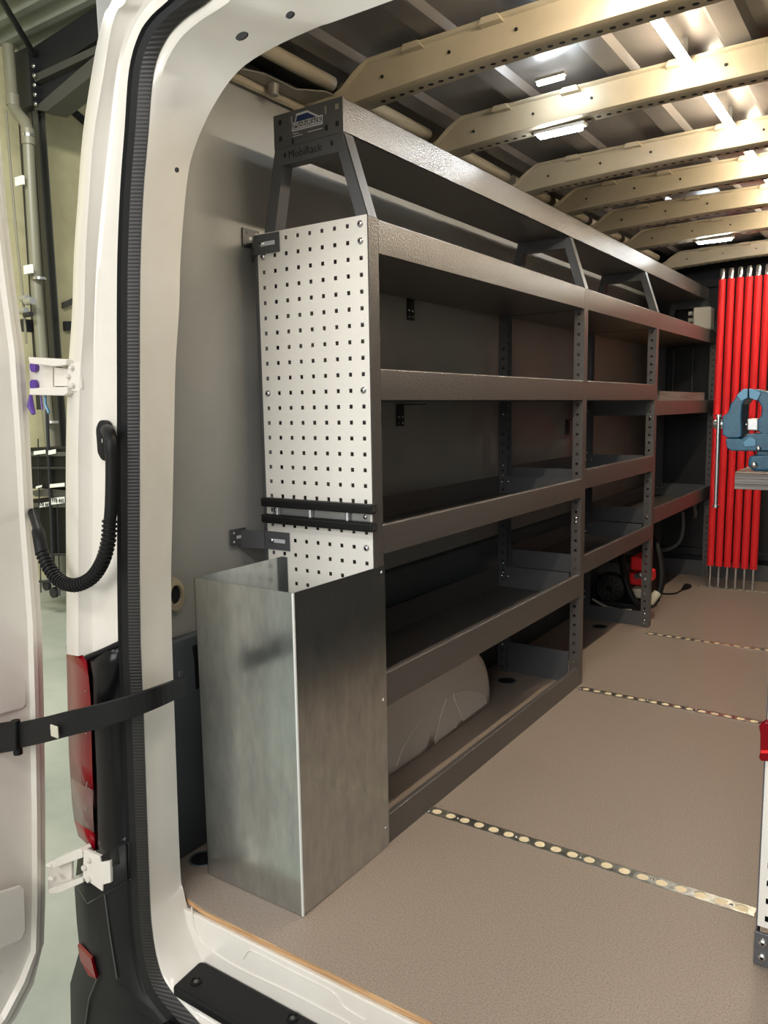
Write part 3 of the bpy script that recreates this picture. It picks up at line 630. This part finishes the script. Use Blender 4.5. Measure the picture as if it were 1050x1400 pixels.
# white body skin: silhouette .. seal outer
def blend(a, c, t, dy): return [p.lerp(q_, t) + Y * dy for p, q_ in zip(a, c)]
crest2 = blend(cols[1], cols[2], .14, .004); g1 = blend(cols[1], cols[2], .88, .003); cols2r = blend(cols[2], cols[2], 0, -.007); g2 = blend(cols[2], cols[3], .10, -.002)
def outw(p, y, k):
    t = min(1, max(0, (p.z - 1.1) / .5)); kk = k * (.35 + .65 * t)
    return Vector((p.x - kk * min(1, max(0, (.55 - p.x) / .5)), y, p.z + k * .8 * min(1, max(0, (p.z - 1.6) / .3))))
back0 = [outw(p, -.37, .04) for p in cols[0]]; backm = [outw(p, -.22, .27) for p in cols[0]]
back1 = [outw(p, 4.1, .30) for p in cols[0]]
side = [[a, b_, blend(cols[0], cols[1], .6, -.018)[i], cols[1][i], crest2[i], g1[i], cols2r[i], g2[i], cols[3][i]] for i, (a, b_) in enumerate(zip(back0, cols[0]))]
rowsT = [mir([r[k] for r in side]) for k in range(9)]
b = MB(); b.loft([mir(back1), mir(backm)] + rowsT); b.build('body_shell', 'white', van, smooth=30)
# door jamb: seal inner .. opening edge .. return into the body
m1 = blend(full[4], full[5], .20, -.012); m2 = blend(full[4], full[5], .42, .0); m3 = blend(full[4], full[5], .92, .0)
ret = [p + Vector((-.10 if p.z < 1.6 else -.05, .035, .05 if p.z > 1.6 else 0)) for p in full[5]]
for i, p in enumerate(ret):
    if p.z > 1.7 and full[5][i].x > .0: p.z = full[5][i].z + .24; p.x = full[5][i].x; p.y = -.33
    elif p.z > 1.6: p.z = full[5][i].z + .12; p.y = -.34; p.x = full[5][i].x - .14
    if full[5][i].z < -.05 and full[5][i].x > -.3: p.z -= .02; p.y += .02; p.x += .1
b = MB(); b.loft([mir(c) for c in (full[3], full[4], m1, m2, m3, full[5], ret)]); b.build('door_jamb', 'white', van, smooth=35)
# rubber seal
so = full[3]; si = full[4]
r1 = [p + Y * -.010 for p in so]; r1b = blend(so, si, .12, -.018); r1c = blend(so, si, .20, -.012); r2 = blend(so, si, .32, -.017); r3 = blend(so, si, .68, -.017); r4 = blend(so, si, .86, -.010); r5 = [p + Y * -.003 for p in si]
b = MB(); b.loft([mir(c) for c in (so, r1, r1b, r1c, r2, r3)]); sl = b.build('door_seal', 'rubber', van, smooth=30)
b = MB(); b.loft([mir(c) for c in (r3, r4, r5)]); o = b.build('seal_bellows', 'ribbed', sl, smooth=45); o['label'] = 'ribbed inner face of the seal'
# small round holes in the jamb
def disc(u, v, y, r, m='dark', name='plug_hole', ry=None):
    c = P(u, v, 1, y); ry = ry or r; b = MB(); n = 20
    b.prism([c + X * math.cos(t) * r + Z * math.sin(t) * ry for t in [2 * math.pi * k / n for k in range(n)]], (0, .003, 0)); return b.build(name, m, van)
disc(241, 232, -.462, .0045)
disc(330, 49, -.470, .014, ry=.006); disc(396, 20, -.46, .009, ry=.005); disc(363, 1325, -.4115, .010, ry=.014)
# sill: white face below the floor edge, black step cover
b = MB(); b.prism([(x, -.418, z) for x, z in ((-.268, -.017), (1.29, -.017), (1.29, -.135), (-.187, -.135), (-.213, -.122), (-.235, -.10), (-.252, -.068), (-.262, -.04))], (0, .012, 0))
sl_ = b.build('sill', 'white', van, bev=.003)
e0 = [P(u, v, 1, -.419) for u, v in ((345, 1298), (348, 1303), (333, 1310), (336, 1322))]
def onsill(pts, r, nm):
    b = MB(); b.tube(smooth_path([P(u, v, 1, -.4185) for u, v in pts], 4), r, 6); return b.build(nm, 'white', sl_, smooth=True)
onsill([(332, 1311), (340, 1300), (350, 1302), (400, 1328), (455, 1356), (470, 1376), (500, 1395)], .0018, 'pressed_line')
onsill([(262, 1240), (268, 1275), (290, 1300), (330, 1325), (400, 1358), (480, 1400)], .0022, 'pressed_line')
stp = thing('step_cover', (.4, -.47, -.12), 'black plastic step cover with recessed screws along the rear sill', 'step')
b = MB(); pz_ = [(-.178, -.512), (-.187, -.424), (-.170, -.419), (1.28, -.419), (1.28, -.512)]
b.prism([(x, y, -.145) for x, y in pz_], (0, 0, .025)); b.build('cover', 'black', stp, bev=.006)
for u, v in ((268, 1341), (400, 1391)):
    c = P(u, v, 2, -.119); b = MB(); n = 16
    b.loft([[(c.x + math.cos(t) * r, c.y + math.sin(t) * r, z) for t in [2 * math.pi * k / n for k in range(n)]] for r, z in ((.013, -.1195), (.0125, -.117), (.010, -.117), (.009, -.1195))], True); b.build('screw_recess', 'black', stp, smooth=50)
    b = MB(); b.dome((c.x, c.y, -.120), Z, .006, .003); b.build('screw', 'steelgrey', stp, smooth=True)
# tail light and black corner trim
tl = thing('tail_light', (-.49, -.46, .3), 'tall red tail light on the van corner behind the black strap', 'tail light')
def pp_(pts): return [P(u, v, 1, y) for u, v, y in pts]
rowsL = []
for (ul, vl, um, vm, ur, vr) in ((91, 883, 102, 889, 117, 899), (92, 905, 107, 912, 121, 925), (93, 950, 110, 955, 124, 960), (94, 1000, 111, 1005, 125, 1010), (95, 1030, 111, 1045, 126, 1050), (97, 1062, 112, 1072, 127, 1080)):
    rowsL.append([P(ul + 4, vl, 1, -.40), P(ul, vl, 1, -.445), P(um, vm, 1, -.492), P(ur, vr, 1, -.515), P(ur + 3, vr, 1, -.50)])
b = MB(); b.loft(rowsL); b.build('red_lens', 'redgl', tl, smooth=60, solid=.003)
rowsM = [rowsL[-1]]
for (ul, vl, um, vm, ur, vr) in ((99, 1095, 113, 1105, 127, 1110), (102, 1120, 115, 1130, 128, 1138)): rowsM.append([P(ul + 4, vl, 1, -.40), P(ul, vl, 1, -.445), P(um, vm, 1, -.490), P(ur, vr, 1, -.512), P(ur + 3, vr, 1, -.50)])
b = MB(); b.loft(rowsM); b.build('clear_lens', 'clear', tl, smooth=60, solid=.003)
rowsN = [rowsM[-1]]
for (ul, vl, um, vm, ur, vr) in ((108, 1143, 118, 1152, 129, 1162),): rowsN.append([P(ul + 4, vl, 1, -.40), P(ul, vl, 1, -.445), P(um, vm, 1, -.488), P(ur, vr, 1, -.510), P(ur + 3, vr, 1, -.50)])
b = MB(); b.loft(rowsN); b.build('lower_red_lens', 'redgl', tl, smooth=60, solid=.003)
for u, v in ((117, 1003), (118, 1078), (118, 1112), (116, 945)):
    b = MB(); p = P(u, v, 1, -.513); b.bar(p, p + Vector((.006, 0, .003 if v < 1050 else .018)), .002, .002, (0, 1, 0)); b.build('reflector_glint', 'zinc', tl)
ct = thing('corner_trim', (-.40, -.48, .3), 'glossy black trim strip between tail light and door seal', 'trim')
b = MB(); rw = []
for (ul, ur, v0, v1) in ((119, 168, 899, 876), (124, 168, 925, 905), (126, 171, 1000, 1000), (129, 175, 1060, 1060), (131, 178, 1140, 1140), (132, 180, 1168, 1140), (134, 182, 1190, 1175)):
    rw.append([P(ul, v0, 1, -.502), P(ul + 5, v0, 1, -.516), P(lerp(ul, ur, .5), (v0 + v1) / 2, 1, -.520), P(ur, v1, 1, -.506)])
b.loft(rw); b.build('panel', 'gloss', ct, smooth=50, solid=.003)
b = MB(); b.tube([P(118, 899, 1, -.516), P(140, 890, 1, -.518), P(168, 877, 1, -.510)], .0055, 8); b.build('top_lip', 'black', ct, smooth=True)
# bumper corner
bp = thing('bumper', (-.45, -.5, -.3), 'black plastic rear bumper corner with small red reflector', 'bumper')
rw = []
for (a0, a1, a2, a3) in (((108, 1165), (120, 1172), (135, 1172), (181, 1148)), ((103, 1215), (119, 1235), (143, 1222), (182, 1200)), ((106, 1260), (124, 1290), (150, 1280), (186, 1290)), ((110, 1298), (134, 1337), (158, 1340), (205, 1375)), ((97, 1345), (120, 1375), (180, 1380), (235, 1402)), ((98, 1400), (116, 1420), (190, 1430), (300, 1440)), ((110, 1480), (130, 1500), (200, 1510), (320, 1510))):
    rw.append([P(a0[0] + 3, a0[1], 1, -.36), P(*a0, 1, -.44), P(*a1, 1, -.50), P(*a2, 1, -.522), P(*a3, 1, -.512)])
b = MB(); b.loft(rw); b.build('corner', 'black', bp, smooth=30, solid=.004)
b = MB(); p = [P(u, v, 1, y) for u, v, y in ((109, 1288, -.452), (128, 1307, -.506), (135, 1335, -.506), (124, 1330, -.49), (113, 1310, -.462))]
b.prism(p, (.004, -.010, 0)); b.build('reflector', 'redgl', bp, bev=.002)
b = MB(); b.box(-.20, 1.30, -.62, -.505, -.42, -.20); b.build('step_bar', 'black', bp, bev=.02)
for nm_, pts_ in (('upper_edge', ((106, 1213, -.452), (120, 1235, -.506), (143, 1222, -.524), (181, 1201, -.516))), ('crease', ((143, 1222, -.524), (150, 1275, -.525), (160, 1338, -.526))), ('lower_crease', ((133, 1337, -.508), (122, 1365, -.506), (116, 1405, -.505)))):
    b = MB(); b.tube([P(u, v, 1, y) for u, v, y in pts_], .0022, 6); b.build(nm_, 'steelgrey' if nm_ != 'upper_edge' else 'gloss', bp, smooth=True)
b = MB(); b.tube([P(173, 1155, 1, -.524), P(174, 1205, 1, -.526)], .003, 6); b.build('seam', 'gloss', bp, smooth=True)

# hinges
def hinge(label, v0, top_):
    if top_:
        t = thing('door_hinge', P(70, 515, 1, -.48), label, 'hinge', 'door hinges on the rear pillar')
        b = MB(); b.prism([P(u, v, 1, -.515) for u, v in ((96, 497), (108, 495), (111, 500), (111, 532), (107, 536), (96, 535), (92, 522), (92, 508))], (0, .012, 0)); pl_ = b.build('mounting_plate', 'white', t, bev=.002)
        for u, v in ((99, 503), (94, 515), (100, 527)): bo = MB(); c = P(u, v, 1, -.516); bo.tube([c, c - Y * .006], .0058, 6); bo.tube([c - Y * .006, c - Y * .0075], .003, 8); bo.build('hinge_bolt', 'white', pl_, smooth=30)
        for pr in ([(38, 488), (90, 491), (90, 499), (74, 501), (40, 497)], [(40, 531), (74, 529), (92, 529), (92, 538), (86, 541), (40, 540)]):
            b = MB(); b.prism([P(u, v, 1, -.525) for u, v in pr], (0, .045, 0)); b.build('arm', 'white', t, bev=.002)
        b = MB(); b.prism([P(u, v, 1, -.49) for u, v in ((40, 496), (72, 500), (72, 531), (40, 533))], (0, .006, 0)); b.build('web', 'white', t)
        b = MB(); b.prism([P(u, v, 1, -.50) for u, v in ((74, 502), (94, 504), (94, 528), (74, 528))], (0, .006, 0)); b.build('tongue', 'white', t, bev=.001)
        for v in (502, 526): b = MB(); c = P(49, v, 1, -.492); b.tube([c, c - Y * .008], .0115, 14); b.build('purple_bolt', 'purple', t, smooth=30)
    else:
        t = thing('door_hinge', P(100, 1190, 1, -.48), label, 'hinge', 'door hinges on the rear pillar')
        b = MB(); b.prism([P(u, v, 1, -.527) for u, v in ((114, 1162), (136, 1171), (137, 1179), (150, 1177), (151, 1207), (140, 1210), (140, 1219), (113, 1200))], (0, .010, 0)); pl_ = b.build('mounting_plate', 'white', t, bev=.0015)
        for u, v in ((122, 1176), (116, 1186), (122, 1202)): bo = MB(); c = P(u, v, 1, -.528); bo.tube([c, c - Y * .006], .0065, 6); bo.tube([c - Y * .006, c - Y * .0075], .003, 8); bo.build('hinge_bolt', 'white', pl_, smooth=30)
        for pr in ([(64, 1180), (107, 1161), (112, 1164), (112, 1173), (66, 1190)], [(66, 1216), (112, 1199), (113, 1207), (82, 1221), (66, 1223)]):
            b = MB(); b.prism([P(u, v, 1, -.53) for u, v in pr], (0, .05, 0)); b.build('arm', 'white', t, bev=.002)
        b = MB(); b.prism([P(u, v, 1, -.50) for u, v in ((66, 1190), (98, 1176), (98, 1204), (66, 1216))], (0, .006, 0)); b.build('web', 'white', t)
        for u, v in ((72, 1184), (75, 1202)): b = MB(); c = P(u, v, 1, -.53); b.tube([c, c + Vector((-.02, 0, -.004))], .006, 8); b.build('hinge_pin', 'white', t, smooth=True)
hinge('upper white door hinge with purple bolts', 0, True)
hinge('lower white door hinge beside the tail light base', 0, False)

# the open rear door
dr = thing('rear_door', (-.63, -.95, -.2), 'white van rear door swung open at the left edge of the photo', 'door')
ed = [(0, 190), (10, 300), (22, 400), (33, 480), (41, 600), (46, 700), (57, 850), (60, 960), (62, 1100), (62, 1230), (60, 1290)]
E = [P(u, v, 1, -.50) for u, v in ed]
for p in E: p.y = -.50
bot = [Vector((-.69, -.505, -.24)), Vector((-.70, -.53, -.33)), Vector((-.71, -.58, -.40)), Vector((-.71, -.66, -.43)), Vector((-.71, -1.30, -.44))]
topc = [Vector((-.60, -.51, 1.85)), Vector((-.595, -.56, 1.98)), Vector((-.59, -.68, 2.04)), Vector((-.59, -1.30, 2.05))]
E = topc[::-1] + E + bot
cen = Vector((-.64, -.98, .85))
def inset(d, dx):
    out = []
    for i, p in enumerate(E):
        q_ = Vector(p)
        q_.y -= d if p.y > -.62 else 0
        if p.z > 1.9: q_.z -= d
        if p.z < -.30: q_.z += d
        if p.y < -1.2: q_.y = p.y
        q_.x += dx; out.append(q_)
    return out
b = MB(); rows_ = [inset(.0, -.062), inset(-.004, -.058), inset(-.004, -.012), inset(.0, .0), inset(.016, .001), inset(.019, .010), inset(.030, .012), inset(.034, -.004), inset(.10, -.010), inset(.30, -.012)]
b.loft(rows_); inner = rows_[-1]
b.build('inner_panel', 'white', dr, smooth=35)
b = MB(); b.loft([[p + X * 0 for p in rows_[0]], [Vector((p.x, max(p.y - .5, -1.3) if p.y > -1.2 else -1.3, p.z)) for p in rows_[0]]]); b.build('outer_skin', 'white', dr)
def emb(pts, dx, thick, nm):
    b = MB(); b.prism([P(u, v, 0, -.612 + dx) for u, v in pts], (thick, 0, 0)); return b.build(nm, 'white', dr, bev=.004)
emb([(-60, 100), (-6, 200), (6, 330), (16, 480), (22, 640), (26, 740), (18, 765), (0, 785), (-80, 800)], .0, .012, 'window_field')
emb([(-60, 830), (28, 800), (31, 830), (34, 960), (30, 968), (-60, 992)], -.002, .008, 'upper_pressed_field')
emb([(-60, 1232), (0, 1217), (26, 1209), (32, 1214), (34, 1270), (28, 1284), (0, 1296), (-60, 1318)], -.01, .008, 'lower_pressed_field')
# check strap
sp_ = thing('check_strap', P(120, 980, 1, -.55), 'curved black steel check strap between door and pillar', 'door strap')
cpts = [Vector((-.590, -.615, .392)), Vector((-.49, -.64, .425)), Vector((-.40, -.63, .452)), Vector((-.31, -.60, .487)), Vector((-.238, -.525, .507)), Vector((-.222, -.43, .512)), Vector((-.238, -.372, .506))]
path = [P(u, v, 1, y) for u, v, y in ((28, 1005, -.605), (60, 998, -.615), (95, 989, -.62), (140, 978, -.60), (185, 964, -.56), (220, 951, -.51), (253, 937, -.40))]
path = smooth_path(path, 5)
b = MB(); rowsS = []
for i, p in enumerate(path):
    t = (path[min(i + 1, len(path) - 1)] - path[max(0, i - 1)]).normalized(); nn = t.cross(Z).normalized(); h = .0235 + .004 * (1 - i / len(path)) if True else 0
    h = lerp(.030, .0205, i / (len(path) - 1))
    rowsS.append([p + nn * .003 - Z * h, p + nn * .003 + Z * h, p - nn * .006 + Z * h, p - nn * .006 - Z * h])
b.loft(rowsS, True); n4 = len(rowsS) * 4; b.f += [(0, 1, 2, 3), (n4 - 4, n4 - 3, n4 - 2, n4 - 1)]; b.mi += [0, 0]
b.build('strap', 'black', sp_, bev=.0012)
c = P(77, 999, 1, -.628); b = MB(); b.box(c.x - .013, c.x + .013, c.y - .006, c.y - .002, c.z - .013, c.z + .013); b.build('clip', 'beige', sp_, bev=.003)
c = P(247, 925, 1, -.41); b = MB(); b.tube([c - Z * .01, c + Z * .014], .005, 8); b.build('end_pin', 'steel', sp_, smooth=True)
b = MB(); c = P(23, 1008, 1, -.605); b.tube([c - Z * .04, c + Z * .04], .010, 12); b.build('pivot', 'black', sp_, smooth=True)
b = MB(); b.prism([P(u, v, 1, -.605) for u, v in ((-30, 992), (5, 987), (28, 984), (28, 1024), (5, 1028), (-30, 1042))], (0, -.012, 0)); b.build('door_bracket', 'black', sp_, bev=.003)

# cable conduit from pillar to door
cd_ = thing('cable_conduit', P(147, 640, 1, -.54), 'black corrugated cable conduit looping from the pillar to the open door', 'conduit')
b = MB(); rowsG = []
n = 24
for dy, k in ((0, 1.0), (-.010, 1.0), (-.014, .85), (-.014, .1)):
    c = P(147, 602, 1, -.502)
    rowsG.append([c + Y * dy + X * math.cos(t) * .020 * k + Z * (math.sin(t) * .020 * k + (.022 if math.sin(t) > 0 else -.022) * k) for t in [2 * math.pi * i / n for i in range(n)]])
b.loft(rowsG, True); b.build('grommet', 'rubber', cd_, smooth=50)
sm = smooth_path([P(u, v, 1, y) for u, v, y in ((146, 588, -.512), (149, 592, -.535), (152, 606, -.548), (153, 640, -.548), (152, 690, -.548), (150, 714, -.548))], 5)
b = MB(); b.tube(sm, [.013] * (len(sm) // 2) + [.0125] * (len(sm) - len(sm) // 2), 14); b.build('elbow', 'black', cd_, smooth=True)
cor = smooth_path([P(u, v, 1, y) for u, v, y in ((150, 712, -.548), (148, 740, -.55), (140, 768, -.553), (125, 790, -.555), (103, 800, -.56), (82, 794, -.56), (67, 776, -.56), (57, 754, -.56))], 30)
def resample(p, d):
    o = [p[0]]; acc = 0
    for i in range(1, len(p)):
        seg = p[i] - p[i - 1]; l = seg.length; t = d - acc
        while t <= l: o.append(p[i - 1] + seg * (t / l)); t += d
        acc = (acc + l) % d
    return o
cor = resample(cor, .0016)
Lp = [0]
for i in range(1, len(cor)): Lp.append(Lp[-1] + (cor[i] - cor[i - 1]).length)
rad = [(.0154, .0154, .0150, .0120, .0120, .0122)[i % 6] for i in range(len(cor))]
b = MB(); b.tube(cor, rad, 12); b.build('corrugated_hose', 'rubber', cd_, smooth=30)
sm = smooth_path([P(u, v, 1, y) for u, v, y in ((57, 756, -.56), (54, 738, -.555), (51, 722, -.54), (44, 700, -.51))], 4)
b = MB(); b.tube(sm, [.0135] * 8 + [.010] * (len(sm) - 8), 12); b.build('end_sleeve', 'black', cd_, smooth=True)

# ------------------------------------------------------------------ workshop behind the van
FZ = -.65
b = MB(); b.box(-9, 6, -6, 9, FZ - .05, FZ); struct(b.build('floor', 'concgrey'))
b = MB(); b.box(-6.9, -6.75, -6, 9, FZ, 6.0); wf = struct(b.build('wall_far', 'conc'))
b = MB()
for k in range(int(15 / .25)):
    y = -6 + k * .25; b.prism([(-9, y, 4.78), (-9, y + .07, 4.78), (-9, y + .11, 4.85), (-9, y + .21, 4.85), (-9, y + .25, 4.78), (-9, y + .25, 4.80), (-9, y + .21, 4.87), (-9, y + .11, 4.87), (-9, y + .07, 4.80), (-9, y, 4.80)], (9, 0, 0))
b.build('ceiling', 'corr')['kind'] = 'structure'
YC = 3.42
col = thing('steel_column', (-6.4, YC, FZ), 'dark grey steel H column standing against the khaki workshop wall', 'column')
cb0 = P(62, 170, 1, YC); cx = -6.42
def H(b_, x0, x1, y0, y1, z0, z1): b_.box(x0, x1, y0, y0 + .012, z0, z1); b_.box(x0, x1, y1 - .012, y1, z0, z1); b_.box((x0 + x1) / 2 - .005, (x0 + x1) / 2 + .005, y0, y1, z0, z1)
b = MB(); H(b, -6.50, -6.33, YC - .06, YC + .03, FZ, 4.15); b.build('shaft', 'steelgrey', col)
b = MB(); b.box(-6.58, -6.28, YC - .14, YC + .06, 4.12, 4.66); b.build('head_plate', 'steel', col)
for k in range(5):
    c = P(46 + k * .7, 90 + k * 13, 1, YC - .16); b = MB(); b.dome(c, (0, -1, 0), .022); b.build('bolt', 'zinc', col, smooth=True)
raf = thing('roof_rafter', (-5, YC, 4.4), 'black steel rafter rising from the column under the corrugated roof', 'beam')
b = MB(); b.prism([P(u, v, 1, YC - .05) for u, v in ((46, 64), (170, -16), (400, -160), (400, -90), (170, 30), (50, 108))], (0, .10, 0)); b.build('web', 'steel', raf)
b = MB(); b.prism([P(u, v, 1, YC - .12) for u, v in ((44, 103), (170, 44), (172, 54), (48, 112))], (0, .22, 0)); b.build('flange', 'steelgrey', raf)
b = MB(); b.prism([P(u, v, 1, YC - .04) for u, v in ((48, 110), (150, 60), (64, 150), (52, 150))], (0, .06, 0)); b.build('haunch_web', 'steel', raf)
b = MB(); b.prism([P(u, v, 1, YC - .12) for u, v in ((46, 149), (64, 152), (150, 84), (150, 58), (60, 136))], (0, .22, 0)); b.build('haunch', 'steelgrey', raf)
tie = MB(); tie.tube([P(-5, -12, 1, 2.6), P(45, 72, 1, 3.3)], .03, 8); tag(tie.build('roof_tie', 'steel', smooth=True), 'black diagonal tie rod under the corrugated roof', 'rod')
def bgbar(name, u0, v0, u1, v1, x, w_, m, label, cat):
    a = P(u0, v0, 0, x); c = P(u1, v1, 0, x); b = MB(); b.bar(a, c, .05, w_, (1, 0, 0)) if False else b.prism([a + Z * w_ / 2, a - Z * w_ / 2, c - Z * w_ / 2, c + Z * w_ / 2], (.05, 0, 0)); tag(b.build(name, m), label, cat)
bgbar('wind_brace', 70, 128, 140, 190, -6.75, .07, 'steel', 'thin black diagonal brace crossing the upper khaki wall', 'brace')
bgbar('wall_rail', 86, 446, 120, 446, -6.75, .10, 'steel', 'short dark horizontal rail right of the column', 'rail')
bgbar('wall_strut', 84, 418, 120, 402, -6.75, .06, 'steelgrey', 'dark slanting strut above the horizontal rail', 'strut')
bgbar('ceiling_strut', 100, 112, 140, 120, -6.75, .10, 'steelgrey', 'dark strut under the rafter beside the van pillar', 'strut')
bgbar('wall_shelf', 28, 445, 50, 447, -6.3, .12, 'steel', 'black wall shelf behind the drain pipe', 'shelf')
# drain pipes
dp = thing('drain_pipe', P(60, 400, 1, 3.1), 'grey drain pipe with elbows running down beside the column', 'pipe')
pth = [P(u, v, 1, 3.05) for u, v in ((11, 62), (14, 100), (18, 145), (25, 156), (35, 168), (38, 180), (42, 260), (50, 400), (60, 520), (72, 640), (86, 830))]
b = MB(); b.tube(pth[:4], .055, 14); b.tube(pth[3:6], .055, 14); b.tube(pth[5:], .052, 14); b.build('tube', 'pipe', dp, smooth=True)
b = MB(); b.tube([pth[2] + Z * .1, pth[2]], .062, 14); b.build('socket', 'pipe', dp, smooth=True)
b = MB(); b.tube([pth[5] + Z * .02, pth[5] - Z * .12], .062, 14); b.build('socket', 'pipe', dp, smooth=True)
for u, v in ((39, 186), (54, 381), (71, 577)):
    c = P(u, v, 1, 3.05); b = MB(); b.tube([c - Z * .012, c + Z * .012], .062, 14); b.build('pipe_clamp', 'zinc', dp, smooth=True)
b = MB(); b.prism([P(u, v, 1, YC - .3) for u, v in ((24, 150), (34, 152), (62, 560), (50, 560))], (0, .02, 0)); tag(b.build('black_wall_strip', 'steel'), 'black vertical strip behind the drain pipe', 'strip')  # plain black upright strip behind the pipe
t = thing('wall_conduit', P(15, 250, 1, 3.0), 'thin grey electrical conduit beside the drain pipe', 'conduit')
b = MB(); b.tube([P(u, v, 1, 2.95) for u, v in ((8, 150), (16, 250), (24, 340), (31, 400), (36, 470))], .012, 8); b.build('tube', 'pipe', t, smooth=True)
for u, v in ((16, 247), (28, 368)): c = P(u + 10, v, 1, 2.94); b = MB(); b.box(c.x - .07, c.x + .06, c.y, c.y + .02, c.z - .04, c.z + .04); b.build('saddle', 'paper', t)
t = thing('pipe_valve', P(36, 420, 1, 2.9), 'cluster of steel valve fittings on the wall pipe', 'valve')
for u, v, r in ((33, 408, .03), (40, 412, .035), (31, 425, .03), (38, 430, .025)): b = MB(); c = P(u, v, 1, 2.92); b.tube([c - X * .05, c + X * .06], r, 10); b.build('fitting', 'alu' if r > .028 else 'steel', t, smooth=True)
# cart with black crates
CY = 2.45
cart = thing('crate_cart', P(75, 800, 1, CY), 'black wire cart seen through the gap beside the pillar', 'cart')
def cq(u, v, y=CY): return P(u, v, 1, y)
b = MB(); b.prism([cq(u, v) for u, v in ((40, 672), (60, 668), (110, 672), (110, 680), (48, 679))], (0, .30, 0)); b.build('shelf', 'steelgrey', cart)
b = MB()
for u0, u1, v0, v1 in ((64, 74, 560, 800), (52, 56, 600, 810), (78, 82, 680, 815), (92, 95, 690, 815)): b.tube([cq(u0, v0, CY - .02), cq(u1, v1, CY - .02)], .016 if u0 == 64 else .006, 6)
for v in (640, 758, 795): b.tube([cq(40, v, CY - .02), cq(112, v, CY - .02)], .012, 6)
b.build('wire_frame', 'steel', cart, smooth=True)
for u, v in ((74, 810), (64, 800)):
    c = cq(u, v); c.z = max(c.z, FZ + .05); b = MB(); b.tube([c - Y * .015, c + Y * .015], .05, 12); b.build('castor', 'steel', cart, smooth=True)
def crate(u0, u1, v0, v1, label, lab_uv=None, txt=None):
    t = thing('storage_crate', cq((u0 + u1) / 2, v1), label, 'crate', 'black storage crates on the cart')
    b = MB(); b.prism([cq(u, v) for u, v in ((u0, v0), (u1, v0), (u1, v1), (u0, v1))], (0, .3, 0)); b.build('body', 'black', t, bev=.01)
    b = MB(); b.prism([cq(u, v, CY - .02) for u, v in ((u0, v0 + 6), (u1, v0 + 6), (u1, v0 + 12), (u0, v0 + 12))], (0, .02, 0)); b.build('rim', 'steelgrey', t, bev=.004)
    if lab_uv:
        for (a, c_, d, e_) in lab_uv:
            b = MB(); b.prism([cq(u, v, CY - .03) for u, v in ((a, d), (c_, d - 2), (c_, e_ - 2), (a, e_))], (0, .004, 0)); lb_ = b.build('label', 'paper', t)
            if txt: text('label_print', txt, .055, cq((a + c_) / 2, (d + e_) / 2 - 1, CY - .034), X, Z, 'dark', lb_, .001)
crate(38, 112, 612, 668, 'upper black crate with a white label under its lid', [(46, 62, 617, 622), (66, 76, 616, 622), (49, 57, 665, 668), (68, 88, 662, 667)])
crate(44, 112, 682, 760, 'lower black crate with a numbered white label', [(54, 67, 688, 694), (70, 88, 681, 690)], '978 445')
t = thing('purple_clip', P(45, 550, 1, -.50), 'small purple and blue clips hanging below the upper door hinge', 'clip')
b = MB(); b.tube([P(u, v, 1, -.50) for u, v in ((42, 540), (42, 555), (46, 566))], [.004, .008, .005], 8); b.tube([P(u, v, 1, -.50) for u, v in ((56, 541), (58, 560))], .0022, 6); b.build('grip', 'purple', t, smooth=True)
b = MB(); b.tube([P(u, v, 1, -.50) for u, v in ((62, 540), (62, 552), (67, 565))], .0035, 6); b.build('light_blue_end', 'blue2', t, smooth=True)
